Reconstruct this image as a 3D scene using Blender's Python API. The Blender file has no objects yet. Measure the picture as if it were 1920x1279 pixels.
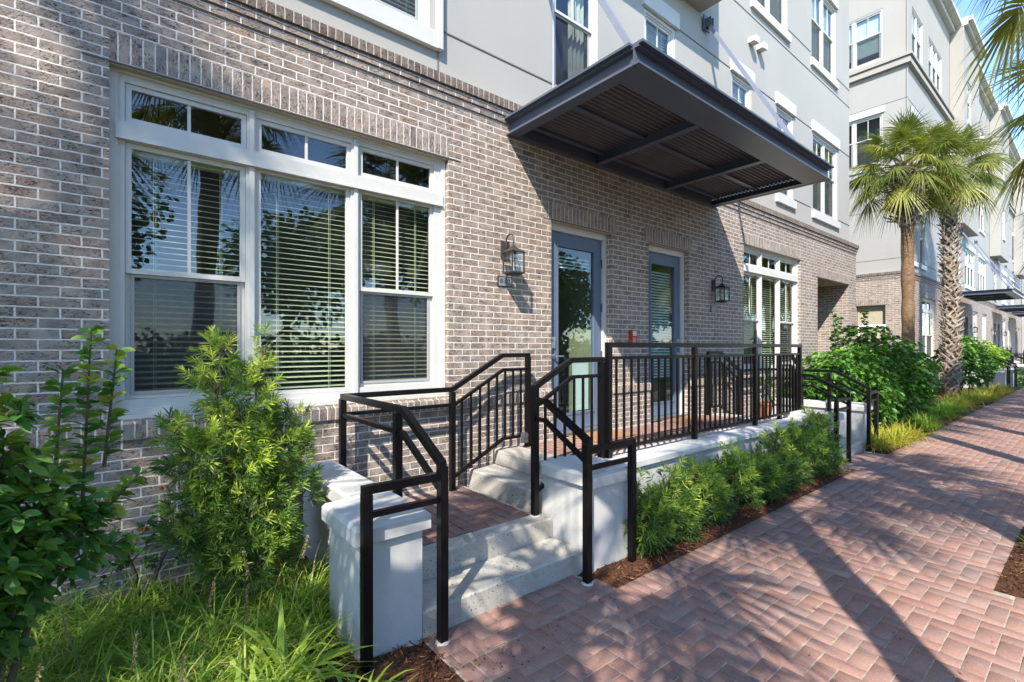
import bpy, math, random
import numpy as np
from mathutils import Vector
R = math.radians
random.seed(7); rng = np.random.default_rng(7)
SC = bpy.context.scene
COL = SC.collection

# ------------------------------------------------------------------ camera, sky, sun, exposure
YAW = 50.6
cam_d = bpy.data.cameras.new('camera'); cam = bpy.data.objects.new('camera', cam_d); COL.objects.link(cam)
cam.location = (0, -4.25, 1.71); cam.rotation_euler = (R(90), 0, R(YAW - 90))
cam_d.sensor_width = 36; cam_d.lens = 36 * 903.6 / 1920
cam_d.shift_x = -0.00547; cam_d.shift_y = 0.00625
cam_d.clip_start = 0.05; cam_d.clip_end = 1500
SC.camera = cam
SUND = Vector((-2.35, -1.765, 2.89)).normalized()
world = bpy.data.worlds.new('World'); SC.world = world; world.use_nodes = True
wn = world.node_tree.nodes; wl = world.node_tree.links
sky = wn.new('ShaderNodeTexSky'); sky.sky_type = 'NISHITA'; sky.sun_disc = False
sky.sun_elevation = math.asin(SUND.z); sky.sun_rotation = math.atan2(SUND.x, SUND.y)
sky.air_density = 1.0; sky.dust_density = 0.1; sky.ozone_density = 5.0
wl.new(sky.outputs[0], wn['Background'].inputs[0]); wn['Background'].inputs[1].default_value = 0.15
sd = bpy.data.lights.new('sun', 'SUN'); sd.energy = 2.9; sd.angle = R(0.55); sd.color = (1.0, 0.925, 0.81)
sun = bpy.data.objects.new('sun', sd); COL.objects.link(sun)
sun.rotation_euler = SUND.to_track_quat('Z', 'Y').to_euler()
SC.view_settings.view_transform = 'Standard'; SC.view_settings.look = 'None'
SC.view_settings.exposure = 1.72; SC.view_settings.gamma = 1

# ------------------------------------------------------------------ materials
class NT:
    def __init__(s, name):
        s.m = bpy.data.materials.new(name); s.m.use_nodes = True
        s.t = s.m.node_tree; s.n = s.t.nodes; s.l = s.t.links
        s.b = s.n['Principled BSDF']; s.out = s.n['Material Output']
    def new(s, k, **kw):
        n = s.n.new(k)
        for a, v in kw.items(): setattr(n, a, v)
        return n
    def con(s, a, b): s.l.new(a, b)
    def val(s, sock, v): sock.default_value = v
    def uv(s): return s.new('ShaderNodeUVMap', uv_map='UV').outputs[0]
    def obj(s): return s.new('ShaderNodeTexCoord').outputs['Object']
    def noise(s, vec, scale, detail=4, rough=.55, dist=0):
        n = s.new('ShaderNodeTexNoise'); n.inputs['Scale'].default_value = scale
        n.inputs['Detail'].default_value = detail; n.inputs['Roughness'].default_value = rough
        n.inputs['Distortion'].default_value = dist
        s.con(vec, n.inputs['Vector']); return n.outputs['Fac']
    def ramp(s, fac, stops):
        n = s.new('ShaderNodeValToRGB'); e = n.color_ramp.elements
        while len(e) < len(stops): e.new(0.5)
        for i, (p, c) in enumerate(stops):
            e[i].position = p; e[i].color = (*c, 1) if len(c) == 3 else c
        s.con(fac, n.inputs[0]); return n.outputs[0]
    def mix(s, fac, a, b, mode='MIX'):
        n = s.new('ShaderNodeMix', data_type='RGBA', blend_type=mode)
        for sock, v in ((n.inputs[0], fac), (n.inputs[6], a), (n.inputs[7], b)):
            if isinstance(v, bpy.types.NodeSocket): s.con(v, sock)
            elif isinstance(v, (int, float)): sock.default_value = v
            else: sock.default_value = (*v, 1)
        return n.outputs[2]
    def math(s, op, a, b=0, c=0):
        n = s.new('ShaderNodeMath', operation=op)
        for i, v in enumerate((a, b, c)):
            if isinstance(v, bpy.types.NodeSocket): s.con(v, n.inputs[i])
            else: n.inputs[i].default_value = v
        return n.outputs[0]
    def scale(s, vec, sc, loc=(0, 0, 0)):
        n = s.new('ShaderNodeMapping'); n.inputs['Scale'].default_value = sc; n.inputs['Location'].default_value = loc
        s.con(vec, n.inputs['Vector']); return n.outputs[0]
    def bump(s, h, strength=.3, dist=.01, prev=None):
        n = s.new('ShaderNodeBump'); n.inputs['Strength'].default_value = strength; n.inputs['Distance'].default_value = dist
        s.con(h, n.inputs['Height'])
        if prev: s.con(prev, n.inputs['Normal'])
        return n.outputs[0]
    def fin(s, col=None, rough=.6, normal=None, metal=0, spec=.5):
        if col is not None:
            if isinstance(col, bpy.types.NodeSocket): s.con(col, s.b.inputs['Base Color'])
            else: s.b.inputs['Base Color'].default_value = (*col, 1)
        if isinstance(rough, bpy.types.NodeSocket): s.con(rough, s.b.inputs['Roughness'])
        else: s.b.inputs['Roughness'].default_value = rough
        s.b.inputs['Metallic'].default_value = metal
        s.b.inputs['Specular IOR Level'].default_value = spec
        if normal: s.con(normal, s.b.inputs['Normal'])
        return s.m

def mat_brick(name, c1, c2, c3, mortar, bw=.2032, bh=.06770, off=.5, mort=.0052):
    N = NT(name); uv = N.uv()
    wob = N.noise(uv, 26, 2)
    w2 = N.new('ShaderNodeVectorMath', operation='ADD'); N.con(uv, w2.inputs[0])
    cc = N.new('ShaderNodeCombineXYZ')
    N.con(N.math('MULTIPLY', N.math('SUBTRACT', wob, .5), .007), cc.inputs[0])
    N.con(N.math('MULTIPLY', N.math('SUBTRACT', N.noise(N.scale(uv, (1, 1, 1), (3, 7, 0)), 22, 2), .5), .008), cc.inputs[1])
    N.con(cc.outputs[0], w2.inputs[1])
    def bt(a, b, bias):
        t = N.new('ShaderNodeTexBrick'); t.offset = off; t.squash = 1
        t.inputs['Scale'].default_value = 1; t.inputs['Brick Width'].default_value = bw
        t.inputs['Row Height'].default_value = bh; t.inputs['Mortar Size'].default_value = mort
        t.inputs['Mortar Smooth'].default_value = .25; t.inputs['Bias'].default_value = bias
        t.inputs['Color1'].default_value = (*a, 1); t.inputs['Color2'].default_value = (*b, 1)
        t.inputs['Mortar'].default_value = (*mortar, 1); N.con(w2.outputs[0], t.inputs['Vector']); return t
    A = bt(c1, c2, -.1); 
    B = bt((0, 0, 0), (1, 1, 1), 0)
    tone = N.ramp(B.outputs['Color'], [(.0, (.58, .58, .60)), (.35, (.88, .88, .88)), (.65, (1, 1, 1)), (.85, (1.08, 1.06, 1.02)), (1, (1.10, .95, .86))])
    col = N.mix(1.0, A.outputs['Color'], tone, 'MULTIPLY')
    # dark smudges and large cloudy patches of the clay
    smd = N.ramp(N.noise(uv, 9, 5, .65), [(.38, (1.06, 1.05, 1.04)), (.62, (.62, .61, .62))])
    col = N.mix(.9, col, smd, 'MULTIPLY')
    warm = N.ramp(N.noise(N.scale(uv, (1, 1, 1), (5, 1, 0)), 5, 3), [(.45, (0, 0, 0)), (.75, (.5, .5, .5))])
    col = N.mix(warm, col, c3)
    # folds and pits in the faces
    pit = N.noise(N.scale(uv, (1.0, 2.6, 1), (1, 2, 0)), 38, 3, .6, 1.5)
    pm = N.ramp(pit, [(.575, (0, 0, 0)), (.63, (1, 1, 1))])
    zone = N.ramp(N.noise(uv, 7, 1), [(.40, (0, 0, 0)), (.52, (1, 1, 1))])
    pmm = N.math('MULTIPLY', pm, zone)
    col = N.mix(N.math('MULTIPLY', pmm, .85), col, (.045, .035, .03))
    mcol = N.mix(N.ramp(N.noise(uv, 45, 3), [(.3, (0, 0, 0)), (.75, (.8, .8, .8))]), mortar, tuple(v * .66 for v in mortar))
    col = N.mix(A.outputs['Fac'], col, mcol)
    stn = N.ramp(N.noise(N.scale(uv, (1, .45, 1)), 1.3, 5, .65), [(.42, (1, 1, 1)), (.72, (.80, .79, .78))])
    col = N.mix(.8, col, stn, 'MULTIPLY')
    inv = N.math('SUBTRACT', 1, A.outputs['Fac'])
    h = N.math('ADD', N.math('MULTIPLY', inv, .9), N.math('MULTIPLY', N.noise(uv, 60, 5, .65), .55))
    h = N.math('SUBTRACT', h, N.math('MULTIPLY', N.math('MULTIPLY', pmm, inv), 1.1))
    return N.fin(col, .92, N.bump(h, 1.0, .011), spec=.15)

def mat_plain(name, col, rough=.6, var=.12, ns=6, bs=180, bstr=.12, bd=.002, spec=.4, metal=0, dirt=None):
    N = NT(name); o = N.obj()
    f = N.noise(o, ns, 5, .6)
    c = N.mix(N.ramp(f, [(.3, (0, 0, 0)), (.7, (1, 1, 1))]), tuple(v * (1 - var) for v in col), tuple(min(v * (1 + var * .6), .95) for v in col))
    if dirt:
        d = N.ramp(N.noise(N.scale(o, (1, 1, .35)), dirt[1], 6, .7), [(.52, (0, 0, 0)), (.80, (1, 1, 1))])
        c = N.mix(N.math('MULTIPLY', d, dirt[2]), c, dirt[0])
    nrm = N.bump(N.noise(o, bs, 3), bstr, bd)
    return N.fin(c, rough, nrm, metal, spec)

def mat_attr(name, stops, rough=.8, ns=40, bstr=.3, bd=.003, spec=.3, transl=0, spk=None, stain=None):
    """colour from the per-piece 'tone' attribute"""
    N = NT(name); a = N.new('ShaderNodeAttribute', attribute_name='tone')
    c = N.ramp(a.outputs['Fac'], stops); o = N.obj()
    f = N.noise(o, ns, 4, .65)
    c = N.mix(.8, c, N.ramp(f, [(.25, (.72, .72, .72)), (.7, (1.08, 1.08, 1.08))]), 'MULTIPLY')
    if stain:
        d = N.ramp(N.noise(o, stain[1], 5, .7), [(.45, (0, 0, 0)), (.75, (1, 1, 1))])
        c = N.mix(N.math('MULTIPLY', d, stain[2]), c, stain[0])
    if spk:
        v = N.ramp(N.noise(o, spk[1], 2), [(.66, (0, 0, 0)), (.72, (1, 1, 1))])
        c = N.mix(N.math('MULTIPLY', v, .6), c, spk[0])
    nrm = N.bump(f, bstr, bd) if bstr else None
    m = N.fin(c, rough, nrm, spec=spec)
    if transl:
        tr = N.new('ShaderNodeBsdfTranslucent'); tc = N.mix(1, c, (1.5, 1.6, .7), 'MULTIPLY'); N.con(tc, tr.inputs[0])
        mx = N.new('ShaderNodeMixShader'); mx.inputs[0].default_value = transl
        N.con(N.b.outputs[0], mx.inputs[1]); N.con(tr.outputs[0], mx.inputs[2]); N.con(mx.outputs[0], N.out.inputs[0])
    return m

def mat_glass(name, tint=(.86, .93, .90), base=.10, k=.85):
    N = NT(name); N.n.remove(N.b)
    t = N.new('ShaderNodeBsdfTransparent'); t.inputs[0].default_value = (*tint, 1)
    g = N.new('ShaderNodeBsdfGlossy'); g.inputs['Roughness'].default_value = 0.0; g.inputs[0].default_value = (.93, .96, 1, 1)
    o = N.obj(); N.con(N.bump(N.noise(o, 1.7, 1), .12, .02), g.inputs['Normal'])
    f = N.new('ShaderNodeLayerWeight'); f.inputs[0].default_value = .5    # Schlick curve, the same from both sides of the sheet
    fac = N.math('MINIMUM', N.math('ADD', N.math('MULTIPLY', N.math('POWER', f.outputs['Facing'], 4), k), base), 1)
    mx = N.new('ShaderNodeMixShader'); N.con(fac, mx.inputs[0]); N.con(t.outputs[0], mx.inputs[1]); N.con(g.outputs[0], mx.inputs[2])
    N.con(mx.outputs[0], N.out.inputs[0]); return N.m

def mat_stucco(name, col, wear=.12):
    N = NT(name); o = N.obj()
    big = N.noise(N.scale(o, (1, 1, .5)), .55, 4, .6)
    c = N.mix(N.ramp(big, [(.3, (0, 0, 0)), (.75, (1, 1, 1))]), tuple(v * .93 for v in col), tuple(v * 1.04 for v in col))
    fine = N.noise(o, 140, 3, .7)
    c = N.mix(.5, c, N.ramp(fine, [(.3, (.84, .84, .84)), (.7, (1.05, 1.05, 1.05))]), 'MULTIPLY')
    st = N.ramp(N.noise(N.scale(o, (6, 6, .35)), 1.6, 4, .7), [(.56, (0, 0, 0)), (.85, (1, 1, 1))])
    c = N.mix(N.math('MULTIPLY', st, wear), c, (.27, .245, .21))
    if wear > .2: c = N.mix(N.math('MULTIPLY', N.ramp(N.noise(o, 9, 6, .75), [(.50, (0, 0, 0)), (.72, (1, 1, 1))]), .30), c, (.33, .31, .28))
    return N.fin(c, .92, N.bump(fine, .45, .003), spec=.2)

def mat_concrete(name, col):
    N = NT(name); o = N.obj()
    c = N.mix(N.ramp(N.noise(o, 3.2, 6, .7), [(.35, (0, 0, 0)), (.68, (1, 1, 1))]), tuple(v * .72 for v in col), col)
    c = N.mix(N.math('MULTIPLY', N.ramp(N.noise(o, 1.7, 4, .7, .6), [(.52, (0, 0, 0)), (.66, (1, 1, 1))]), .45), c, (.24, .20, .15))
    p = N.ramp(N.noise(o, 75, 2, .5), [(.635, (0, 0, 0)), (.665, (1, 1, 1))])
    z = N.ramp(N.noise(o, 6, 2), [(.40, (0, 0, 0)), (.56, (1, 1, 1))])
    pm = N.math('MULTIPLY', p, z)
    c = N.mix(N.math('MULTIPLY', pm, .8), c, (.05, .045, .04))
    c = N.mix(.5, c, N.ramp(N.noise(o, 190, 2), [(.3, (.8, .8, .8)), (.7, (1.1, 1.1, 1.1))]), 'MULTIPLY')
    h = N.math('SUBTRACT', N.math('ADD', N.noise(o, 90, 4, .7), N.math('MULTIPLY', N.noise(o, 12, 3), .8)), N.math('MULTIPLY', pm, 1.2))
    return N.fin(c, .9, N.bump(h, .5, .005), spec=.25)

M = {}
M['brick'] = mat_brick('brick', (.475, .40, .34), (.30, .262, .235), (.43, .30, .225), (.80, .735, .665), mort=.0060)
M['stucco'] = mat_stucco('stucco', (.385, .372, .34))
M['stucco_gray'] = mat_stucco('stucco_gray', (.36, .352, .33))
M['stucco_white'] = mat_stucco('stucco_white', (.375, .355, .32))
M['trim'] = mat_plain('white_trim', (.56, .55, .52), .45, .05, 3, 60, .05, .001, dirt=((.42, .40, .36), 2.2, .25))
M['screen_frame'] = mat_plain('screen_frame', (.36, .36, .35), .45, .06)
M['pier'] = mat_stucco('pier_stucco', (.52, .52, .505), .42)
M['cap'] = mat_plain('cap_stucco', (.53, .525, .505), .85, .08, 4, 160, .2, .002, dirt=((.40, .38, .35), 3.0, .4))
M['joint'] = mat_plain('joint', (.16, .155, .15), .9)
M['concrete'] = mat_concrete('concrete', (.50, .475, .42))
M['mortar'] = mat_concrete('mortar_bed', (.46, .42, .37))
M['canopy'] = mat_plain('slate_metal', (.085, .10, .14), .34, .12, 2, 30, .05, .002, .5, .0)
M['deck'] = mat_plain('deck_metal', (.10, .10, .115), .5, .1, 3, 30, .05)
M['rail'] = mat_plain('bronze_black', (.0045, .0038, .0042), .38, .2, 8, 90, .06, .001, .28)
M['rod'] = mat_plain('galvanised', (.20, .22, .28), .45, .05)
M['black'] = mat_plain('black_iron', (.016, .015, .014), .45, .2, 20)
M['lantern'] = mat_plain('lantern_iron', (.045, .040, .034), .5, .25, 30)
M['door'] = mat_plain('door_blue', (.10, .135, .205), .38, .05, 2, 50, .04, .001, .5)
M['glass'] = mat_glass('glass')
M['lampglass'] = mat_glass('lamp_glass', (.86, .88, .86), .08, .9)
def mat_thin(name, col, tr=.4):
    N = NT(name); m = N.fin(col, .5); t = N.new('ShaderNodeBsdfTranslucent'); t.inputs[0].default_value = (*col, 1)
    x = N.new('ShaderNodeMixShader'); x.inputs[0].default_value = tr; N.con(N.b.outputs[0], x.inputs[1]); N.con(t.outputs[0], x.inputs[2]); N.con(x.outputs[0], N.out.inputs[0]); return m
def mat_mesh(name, col, op):
    N = NT(name); m = N.fin(col, .6); t = N.new('ShaderNodeBsdfTransparent')
    x = N.new('ShaderNodeMixShader'); x.inputs[0].default_value = op; N.con(t.outputs[0], x.inputs[1]); N.con(N.b.outputs[0], x.inputs[2]); N.con(x.outputs[0], N.out.inputs[0]); return m
M['slat'] = mat_thin('blind_slat', (.80, .82, .62), .4)
M['mesh'] = mat_mesh('screen_mesh', (.022, .024, .028), .50)
M['shade'] = mat_plain('roller_shade', (.55, .66, .64), .7, .06)
M['curtain'] = mat_plain('curtain', (.45, .46, .38), .8, .2)
M['room'] = mat_plain('room', (.05, .05, .048), .95)
M['door_room'] = mat_plain('door_room', (.20, .23, .15), .9, .3, 2)
M['screen'] = mat_plain('insect_screen', (.045, .05, .055), .6, .1, 3, 400, .3)
M['tan'] = mat_plain('soffit_tan', (.42, .37, .28), .7)
M['lintel'] = mat_plain('steel_lintel', (.12, .10, .085), .6)
M['steel'] = mat_plain('brushed_steel', (.55, .56, .58), .3, .05, 20, 60, .03, .001, .5, .9)
M['red'] = mat_plain('red_plastic', (.42, .035, .03), .4)
M['clear'] = mat_plain('strobe_lens', (.62, .56, .56), .3)
M['dark'] = mat_plain('dark_print', (.03, .03, .035), .6)
M['plate'] = mat_plain('number_plate', (.20, .23, .28), .4, .06)
M['mat'] = mat_plain('coir_mat', (.33, .17, .085), .95, .25, 40, 300, .5, .004)
M['terracotta'] = mat_plain('terracotta', (.36, .13, .07), .85, .2, 12)
M['hinge'] = mat_plain('hinge', (.07, .07, .075), .5)
M['grout'] = mat_plain('grout', (.58, .53, .46), .95, .2, 60, 160, .5, .004)
M['paver'] = mat_attr('clay_paver', [(0, (.16, .122, .11)), (.2, (.22, .145, .125)), (.45, (.27, .152, .122)), (.75, (.305, .172, .135)), (1, (.33, .21, .165))],
                      .86, 55, .5, .0025, .25, spk=((.60, .54, .50), 170), stain=((.32, .26, .235), 2.3, .5))
M['mulch_ground'] = (lambda N: N.fin(N.mix(N.ramp(N.noise(N.obj(), 45, 6, .7), [(.3, (0, 0, 0)), (.65, (1, 1, 1))]), (.022, .012, .008), (.15, .065, .032)), .95,
                     N.bump(N.noise(N.obj(), 60, 5, .7), 1, .02), spec=.15))(NT('mulch_ground'))
M['chip'] = mat_attr('mulch_chip', [(0, (.025, .014, .01)), (.5, (.12, .05, .024)), (.85, (.24, .11, .05)), (1, (.42, .28, .18))], .9, 60, .3)
M['asphalt'] = mat_plain('asphalt', (.05, .05, .052), .9, .2, 2, 90, .6, .005)
M['sand'] = mat_plain('paver_sand', (.36, .31, .25), .95, .35, 30, 200, .4, .003)
M['lawn'] = mat_plain('lawn', (.07, .11, .03), .95, .3, 3, 60, .8, .02)
G = lambda n, st, tr=.28, r=.5, sp=.35: mat_attr(n, st, r, 12, 0, .0, sp, tr)
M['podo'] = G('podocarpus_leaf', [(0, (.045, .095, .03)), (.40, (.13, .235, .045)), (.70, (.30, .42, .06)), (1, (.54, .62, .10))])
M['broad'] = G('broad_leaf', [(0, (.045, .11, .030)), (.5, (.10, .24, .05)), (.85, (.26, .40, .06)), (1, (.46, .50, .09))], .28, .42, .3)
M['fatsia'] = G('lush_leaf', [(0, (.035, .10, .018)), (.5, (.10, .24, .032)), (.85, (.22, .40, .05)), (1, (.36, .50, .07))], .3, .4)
M['grass'] = G('grass_blade', [(0, (.07, .15, .022)), (.45, (.20, .34, .045)), (.8, (.40, .52, .065)), (.94, (.56, .58, .15)), (1, (.60, .48, .26))])
M['gold_grass'] = G('golden_grass', [(0, (.16, .20, .03)), (.5, (.40, .40, .05)), (1, (.66, .56, .11))])
M['palm'] = G('palm_leaf', [(0, (.06, .09, .022)), (.5, (.175, .205, .038)), (.85, (.33, .32, .06)), (1, (.42, .31, .10))], .22, .4, .4)
M['tree'] = G('tree_leaf', [(0, (.015, .04, .012)), (.6, (.05, .10, .025)), (1, (.12, .19, .04))])
M['rose'] = G('rose_bloom', [(0, (.35, .08, .03)), (1, (.55, .18, .07))])
M['seed'] = G('seed_head', [(0, (.30, .22, .11)), (1, (.50, .38, .20))])
M['stem'] = mat_plain('woody_stem', (.14, .10, .07), .9, .3, 20, 80, .4, .003)
M['palmbark'] = (lambda N: N.fin(N.mix(N.ramp(N.noise(N.scale(N.obj(), (1, 1, 2.4)), 9, 6, .75), [(.3, (0, 0, 0)), (.7, (1, 1, 1))]), (.12, .075, .045), (.36, .235, .14)), .95,
                     N.bump(N.noise(N.scale(N.obj(), (1, 1, 2.0)), 16, 6, .75), 1, .05), spec=.15))(NT('palm_bark'))
M['boot'] = mat_attr('palm_boot', [(0, (.09, .065, .045)), (.5, (.20, .155, .115)), (1, (.34, .30, .25))], .9, 22, .5, .006)

# ------------------------------------------------------------------ mesh helpers
ORG = {}
def org(o): return ORG.get(o.name, Vector((0, 0, 0))) if o else Vector((0, 0, 0))
def tag(o, label=None, cat=None, group=None, kind=None):
    if label: o['label'] = label
    if cat: o['category'] = cat
    if group: o['group'] = group
    if kind: o['kind'] = kind
    return o
def empty(name, loc, label, cat, group=None):
    o = bpy.data.objects.new(name, None); COL.objects.link(o); o.location = loc; o.empty_display_size = .2
    ORG[o.name] = Vector(loc); return tag(o, label, cat, group)
def link(name, me, parent, loc=None):
    o = bpy.data.objects.new(name, me); COL.objects.link(o)
    if parent: o.parent = parent
    if loc is not None: o.location = loc; ORG[o.name] = Vector(loc) + org(parent)
    else: ORG[o.name] = org(parent)
    return o
TS = lambda dx=0, dy=0, dz=0: (lambda p: (p[0] + dx, p[1] + dy, p[2] + dz))

class MB:
    def __init__(s, T=None): s.v = []; s.f = []; s.m = []; s.uv = []; s.T = T
    def quad(s, pts, mi=0, uvm=None, uvs=None):
        """pts local; uv from local axes unless given; uvm 'S' = bricks on end"""
        i = len(s.v)
        a, b, c = Vector(pts[0]), Vector(pts[1]), Vector(pts[2]); n = (b - a).cross(c - a)
        ax = max(range(3), key=lambda k: abs(n[k]))
        if uvs is None:
            uvs = []
            for p in pts:
                if ax == 1: u, w = p[0], p[2]
                elif ax == 0: u, w = p[1] + .05, p[2]
                else: u, w = p[0], p[1]
                u += .0; w += .0
                if uvm == 'S': u, w = w, u
                uvs.append((u, w))
        s.v += [s.T(p) if s.T else tuple(p) for p in pts]
        s.f.append(tuple(range(i, i + len(pts)))); s.m.append(mi); s.uv += uvs
    def box(s, x0, x1, y0, y1, z0, z1, mi=0, uvm=None, uvo=None):
        P = lambda x, y, z: (x, y, z)
        F = [[P(x0, y0, z0), P(x1, y0, z0), P(x1, y0, z1), P(x0, y0, z1)], [P(x1, y1, z0), P(x0, y1, z0), P(x0, y1, z1), P(x1, y1, z1)],
             [P(x0, y1, z0), P(x0, y0, z0), P(x0, y0, z1), P(x0, y1, z1)], [P(x1, y0, z0), P(x1, y1, z0), P(x1, y1, z1), P(x1, y0, z1)],
             [P(x0, y0, z1), P(x1, y0, z1), P(x1, y1, z1), P(x0, y1, z1)], [P(x0, y1, z0), P(x1, y1, z0), P(x1, y0, z0), P(x0, y0, z0)]]
        for q in F: s.quad(q, mi, uvm)
    def frustum(s, x0, x1, y0, y1, z0, z1, ins, mi=0):
        a = [(x0, y0, z0), (x1, y0, z0), (x1, y1, z0), (x0, y1, z0)]
        b = [(x0 + ins, y0 + ins, z1), (x1 - ins, y0 + ins, z1), (x1 - ins, y1 - ins, z1), (x0 + ins, y1 - ins, z1)]
        for i in range(4): j = (i + 1) % 4; s.quad([a[i], a[j], b[j], b[i]], mi)
        s.quad(b, mi)
    def bbox(s, x0, x1, y0, y1, z0, z1, r=.01, mi=0):
        """box with chamfered top edge"""
        a = [(x0, y0), (x1, y0), (x1, y1), (x0, y1)]
        for i in range(4): j = (i + 1) % 4; s.quad([(*a[i], z0), (*a[j], z0), (*a[j], z1 - r), (*a[i], z1 - r)], mi)
        s.quad([(x0, y1, z0), (x1, y1, z0), (x1, y0, z0), (x0, y0, z0)], mi)
        s.frustum(x0, x1, y0, y1, z1 - r, z1, r * .8, mi)
    def sweep(s, pts, w, h=None, mi=0):
        """square bar along a bent path that stays in one vertical plane"""
        h = h or w; P = [Vector(p) for p in pts]
        d = P[-1] - P[0]; hd = Vector((d.x, d.y, 0))
        for a, b in zip(P, P[1:]):
            e = b - a
            if Vector((e.x, e.y, 0)).length > 1e-4: hd = Vector((e.x, e.y, 0))
        side = hd.normalized().cross(Vector((0, 0, 1))) if hd.length > 1e-4 else Vector((0, 1, 0))
        rings = []
        for i, p in enumerate(P):
            ts = []
            if i > 0: ts.append((P[i] - P[i - 1]).normalized())
            if i < len(P) - 1: ts.append((P[i + 1] - P[i]).normalized())
            t = sum(ts, Vector()).normalized(); u = side.cross(t).normalized()
            k = 1 / max(.3, t.dot(ts[0]))
            rings.append([p + side * w / 2 * a + u * h / 2 * b * k for a, b in ((-1, -1), (1, -1), (1, 1), (-1, 1))])
        for A, B in zip(rings, rings[1:]):
            for i in range(4): j = (i + 1) % 4; s.quad([A[i], A[j], B[j], B[i]], mi)
        s.quad(rings[0][::-1], mi); s.quad(rings[-1], mi)
    def tube(s, pts, r, n=8, mi=0, cap=True):
        P = [Vector(p) for p in pts]; rs = r if isinstance(r, (list, tuple)) else [r] * len(P); rings = []
        ref = Vector((.31, .95, .1))
        for i, p in enumerate(P):
            t = (P[min(i + 1, len(P) - 1)] - P[max(i - 1, 0)]).normalized()
            a = t.cross(ref)
            if a.length < .1: a = t.cross(Vector((1, 0, 0)))
            a.normalize(); b = t.cross(a)
            rings.append([p + (a * math.cos(2 * math.pi * k / n) + b * math.sin(2 * math.pi * k / n)) * rs[i] for k in range(n)])
        for A, B in zip(rings, rings[1:]):
            for k in range(n): j = (k + 1) % n; s.quad([A[k], A[j], B[j], B[k]], mi)
        if cap: s.quad(rings[0][::-1], mi); s.quad(rings[-1], mi)
    def plate(s, x0, x1, z0, z1, holes, y, dep, mi=0, rmi=None, uvm=None, sides=True):
        """flat face at y with rectangular holes whose reveals run back by dep"""
        xs = sorted({x0, x1, *[v for h in holes for v in h[:2]]}); zs = sorted({z0, z1, *[v for h in holes for v in h[2:4]]})
        xs = [v for v in xs if x0 <= v <= x1]; zs = [v for v in zs if z0 <= v <= z1]
        for a, b in zip(xs, xs[1:]):
            run = None
            for c, d in zip(zs, zs[1:]):
                mx, mz = (a + b) / 2, (c + d) / 2
                if any(h[0] < mx < h[1] and h[2] < mz < h[3] for h in holes):
                    continue
                s.quad([(a, y, c), (b, y, c), (b, y, d), (a, y, d)], mi, uvm)
        r = mi if rmi is None else rmi
        for h in holes:
            a, b, c, d = h[:4]; D = h[4] if len(h) > 4 else dep
            c2, d2 = max(c, z0), min(d, z1)
            s.quad([(a, y, c2), (a, y, d2), (a, y + D, d2), (a, y + D, c2)], r)
            s.quad([(b, y, d2), (b, y, c2), (b, y + D, c2), (b, y + D, d2)], r)
            if d <= z1: s.quad([(a, y, d), (b, y, d), (b, y + D, d), (a, y + D, d)], r)
            if c >= z0: s.quad([(b, y, c), (a, y, c), (a, y + D, c), (b, y + D, c)], r)
        if sides and dep:
            s.quad([(x0, y + dep, z0), (x0, y, z0), (x0, y, z1), (x0, y + dep, z1)], mi)
            s.quad([(x1, y, z0), (x1, y + dep, z0), (x1, y + dep, z1), (x1, y, z1)], mi)
            s.quad([(x0, y, z1), (x1, y, z1), (x1, y + dep, z1), (x0, y + dep, z1)], mi)
            s.quad([(x0, y + dep, z0), (x1, y + dep, z0), (x1, y, z0), (x0, y, z0)], mi)
    def build(s, name, mats, parent=None, smooth=False):
        if not isinstance(mats, (list, tuple)): mats = [mats]
        me = bpy.data.meshes.new(name); o0 = org(parent)
        me.from_pydata([(p[0] - o0.x, p[1] - o0.y, p[2] - o0.z) for p in s.v], [], s.f)
        for m in mats: me.materials.append(M[m] if isinstance(m, str) else m)
        me.polygons.foreach_set('material_index', s.m)
        uvl = me.uv_layers.new(name='UV'); flat = np.array(s.uv, dtype=np.float32).ravel(); uvl.data.foreach_set('uv', flat)
        if smooth: me.polygons.foreach_set('use_smooth', [True] * len(s.f))
        me.update(); return link(name, me, parent)

def leafmesh(name, V, Q, tone, mat):
    """V (n,3) points, Q (m,4) faces, tone per point"""
    me = bpy.data.meshes.new(name)
    me.vertices.add(len(V)); me.vertices.foreach_set('co', V.astype(np.float32).ravel())
    me.loops.add(Q.size); me.loops.foreach_set('vertex_index', Q.astype(np.int32).ravel())
    me.polygons.add(len(Q)); me.polygons.foreach_set('loop_start', np.arange(0, Q.size, 4, dtype=np.int32))
    me.polygons.foreach_set('loop_total', np.full(len(Q), 4, dtype=np.int32))
    at = me.attributes.new('tone', 'FLOAT', 'POINT'); at.data.foreach_set('value', np.clip(tone, 0, 1).astype(np.float32))
    me.materials.append(M[mat]); me.update(calc_edges=True); me.validate(); return me

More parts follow.
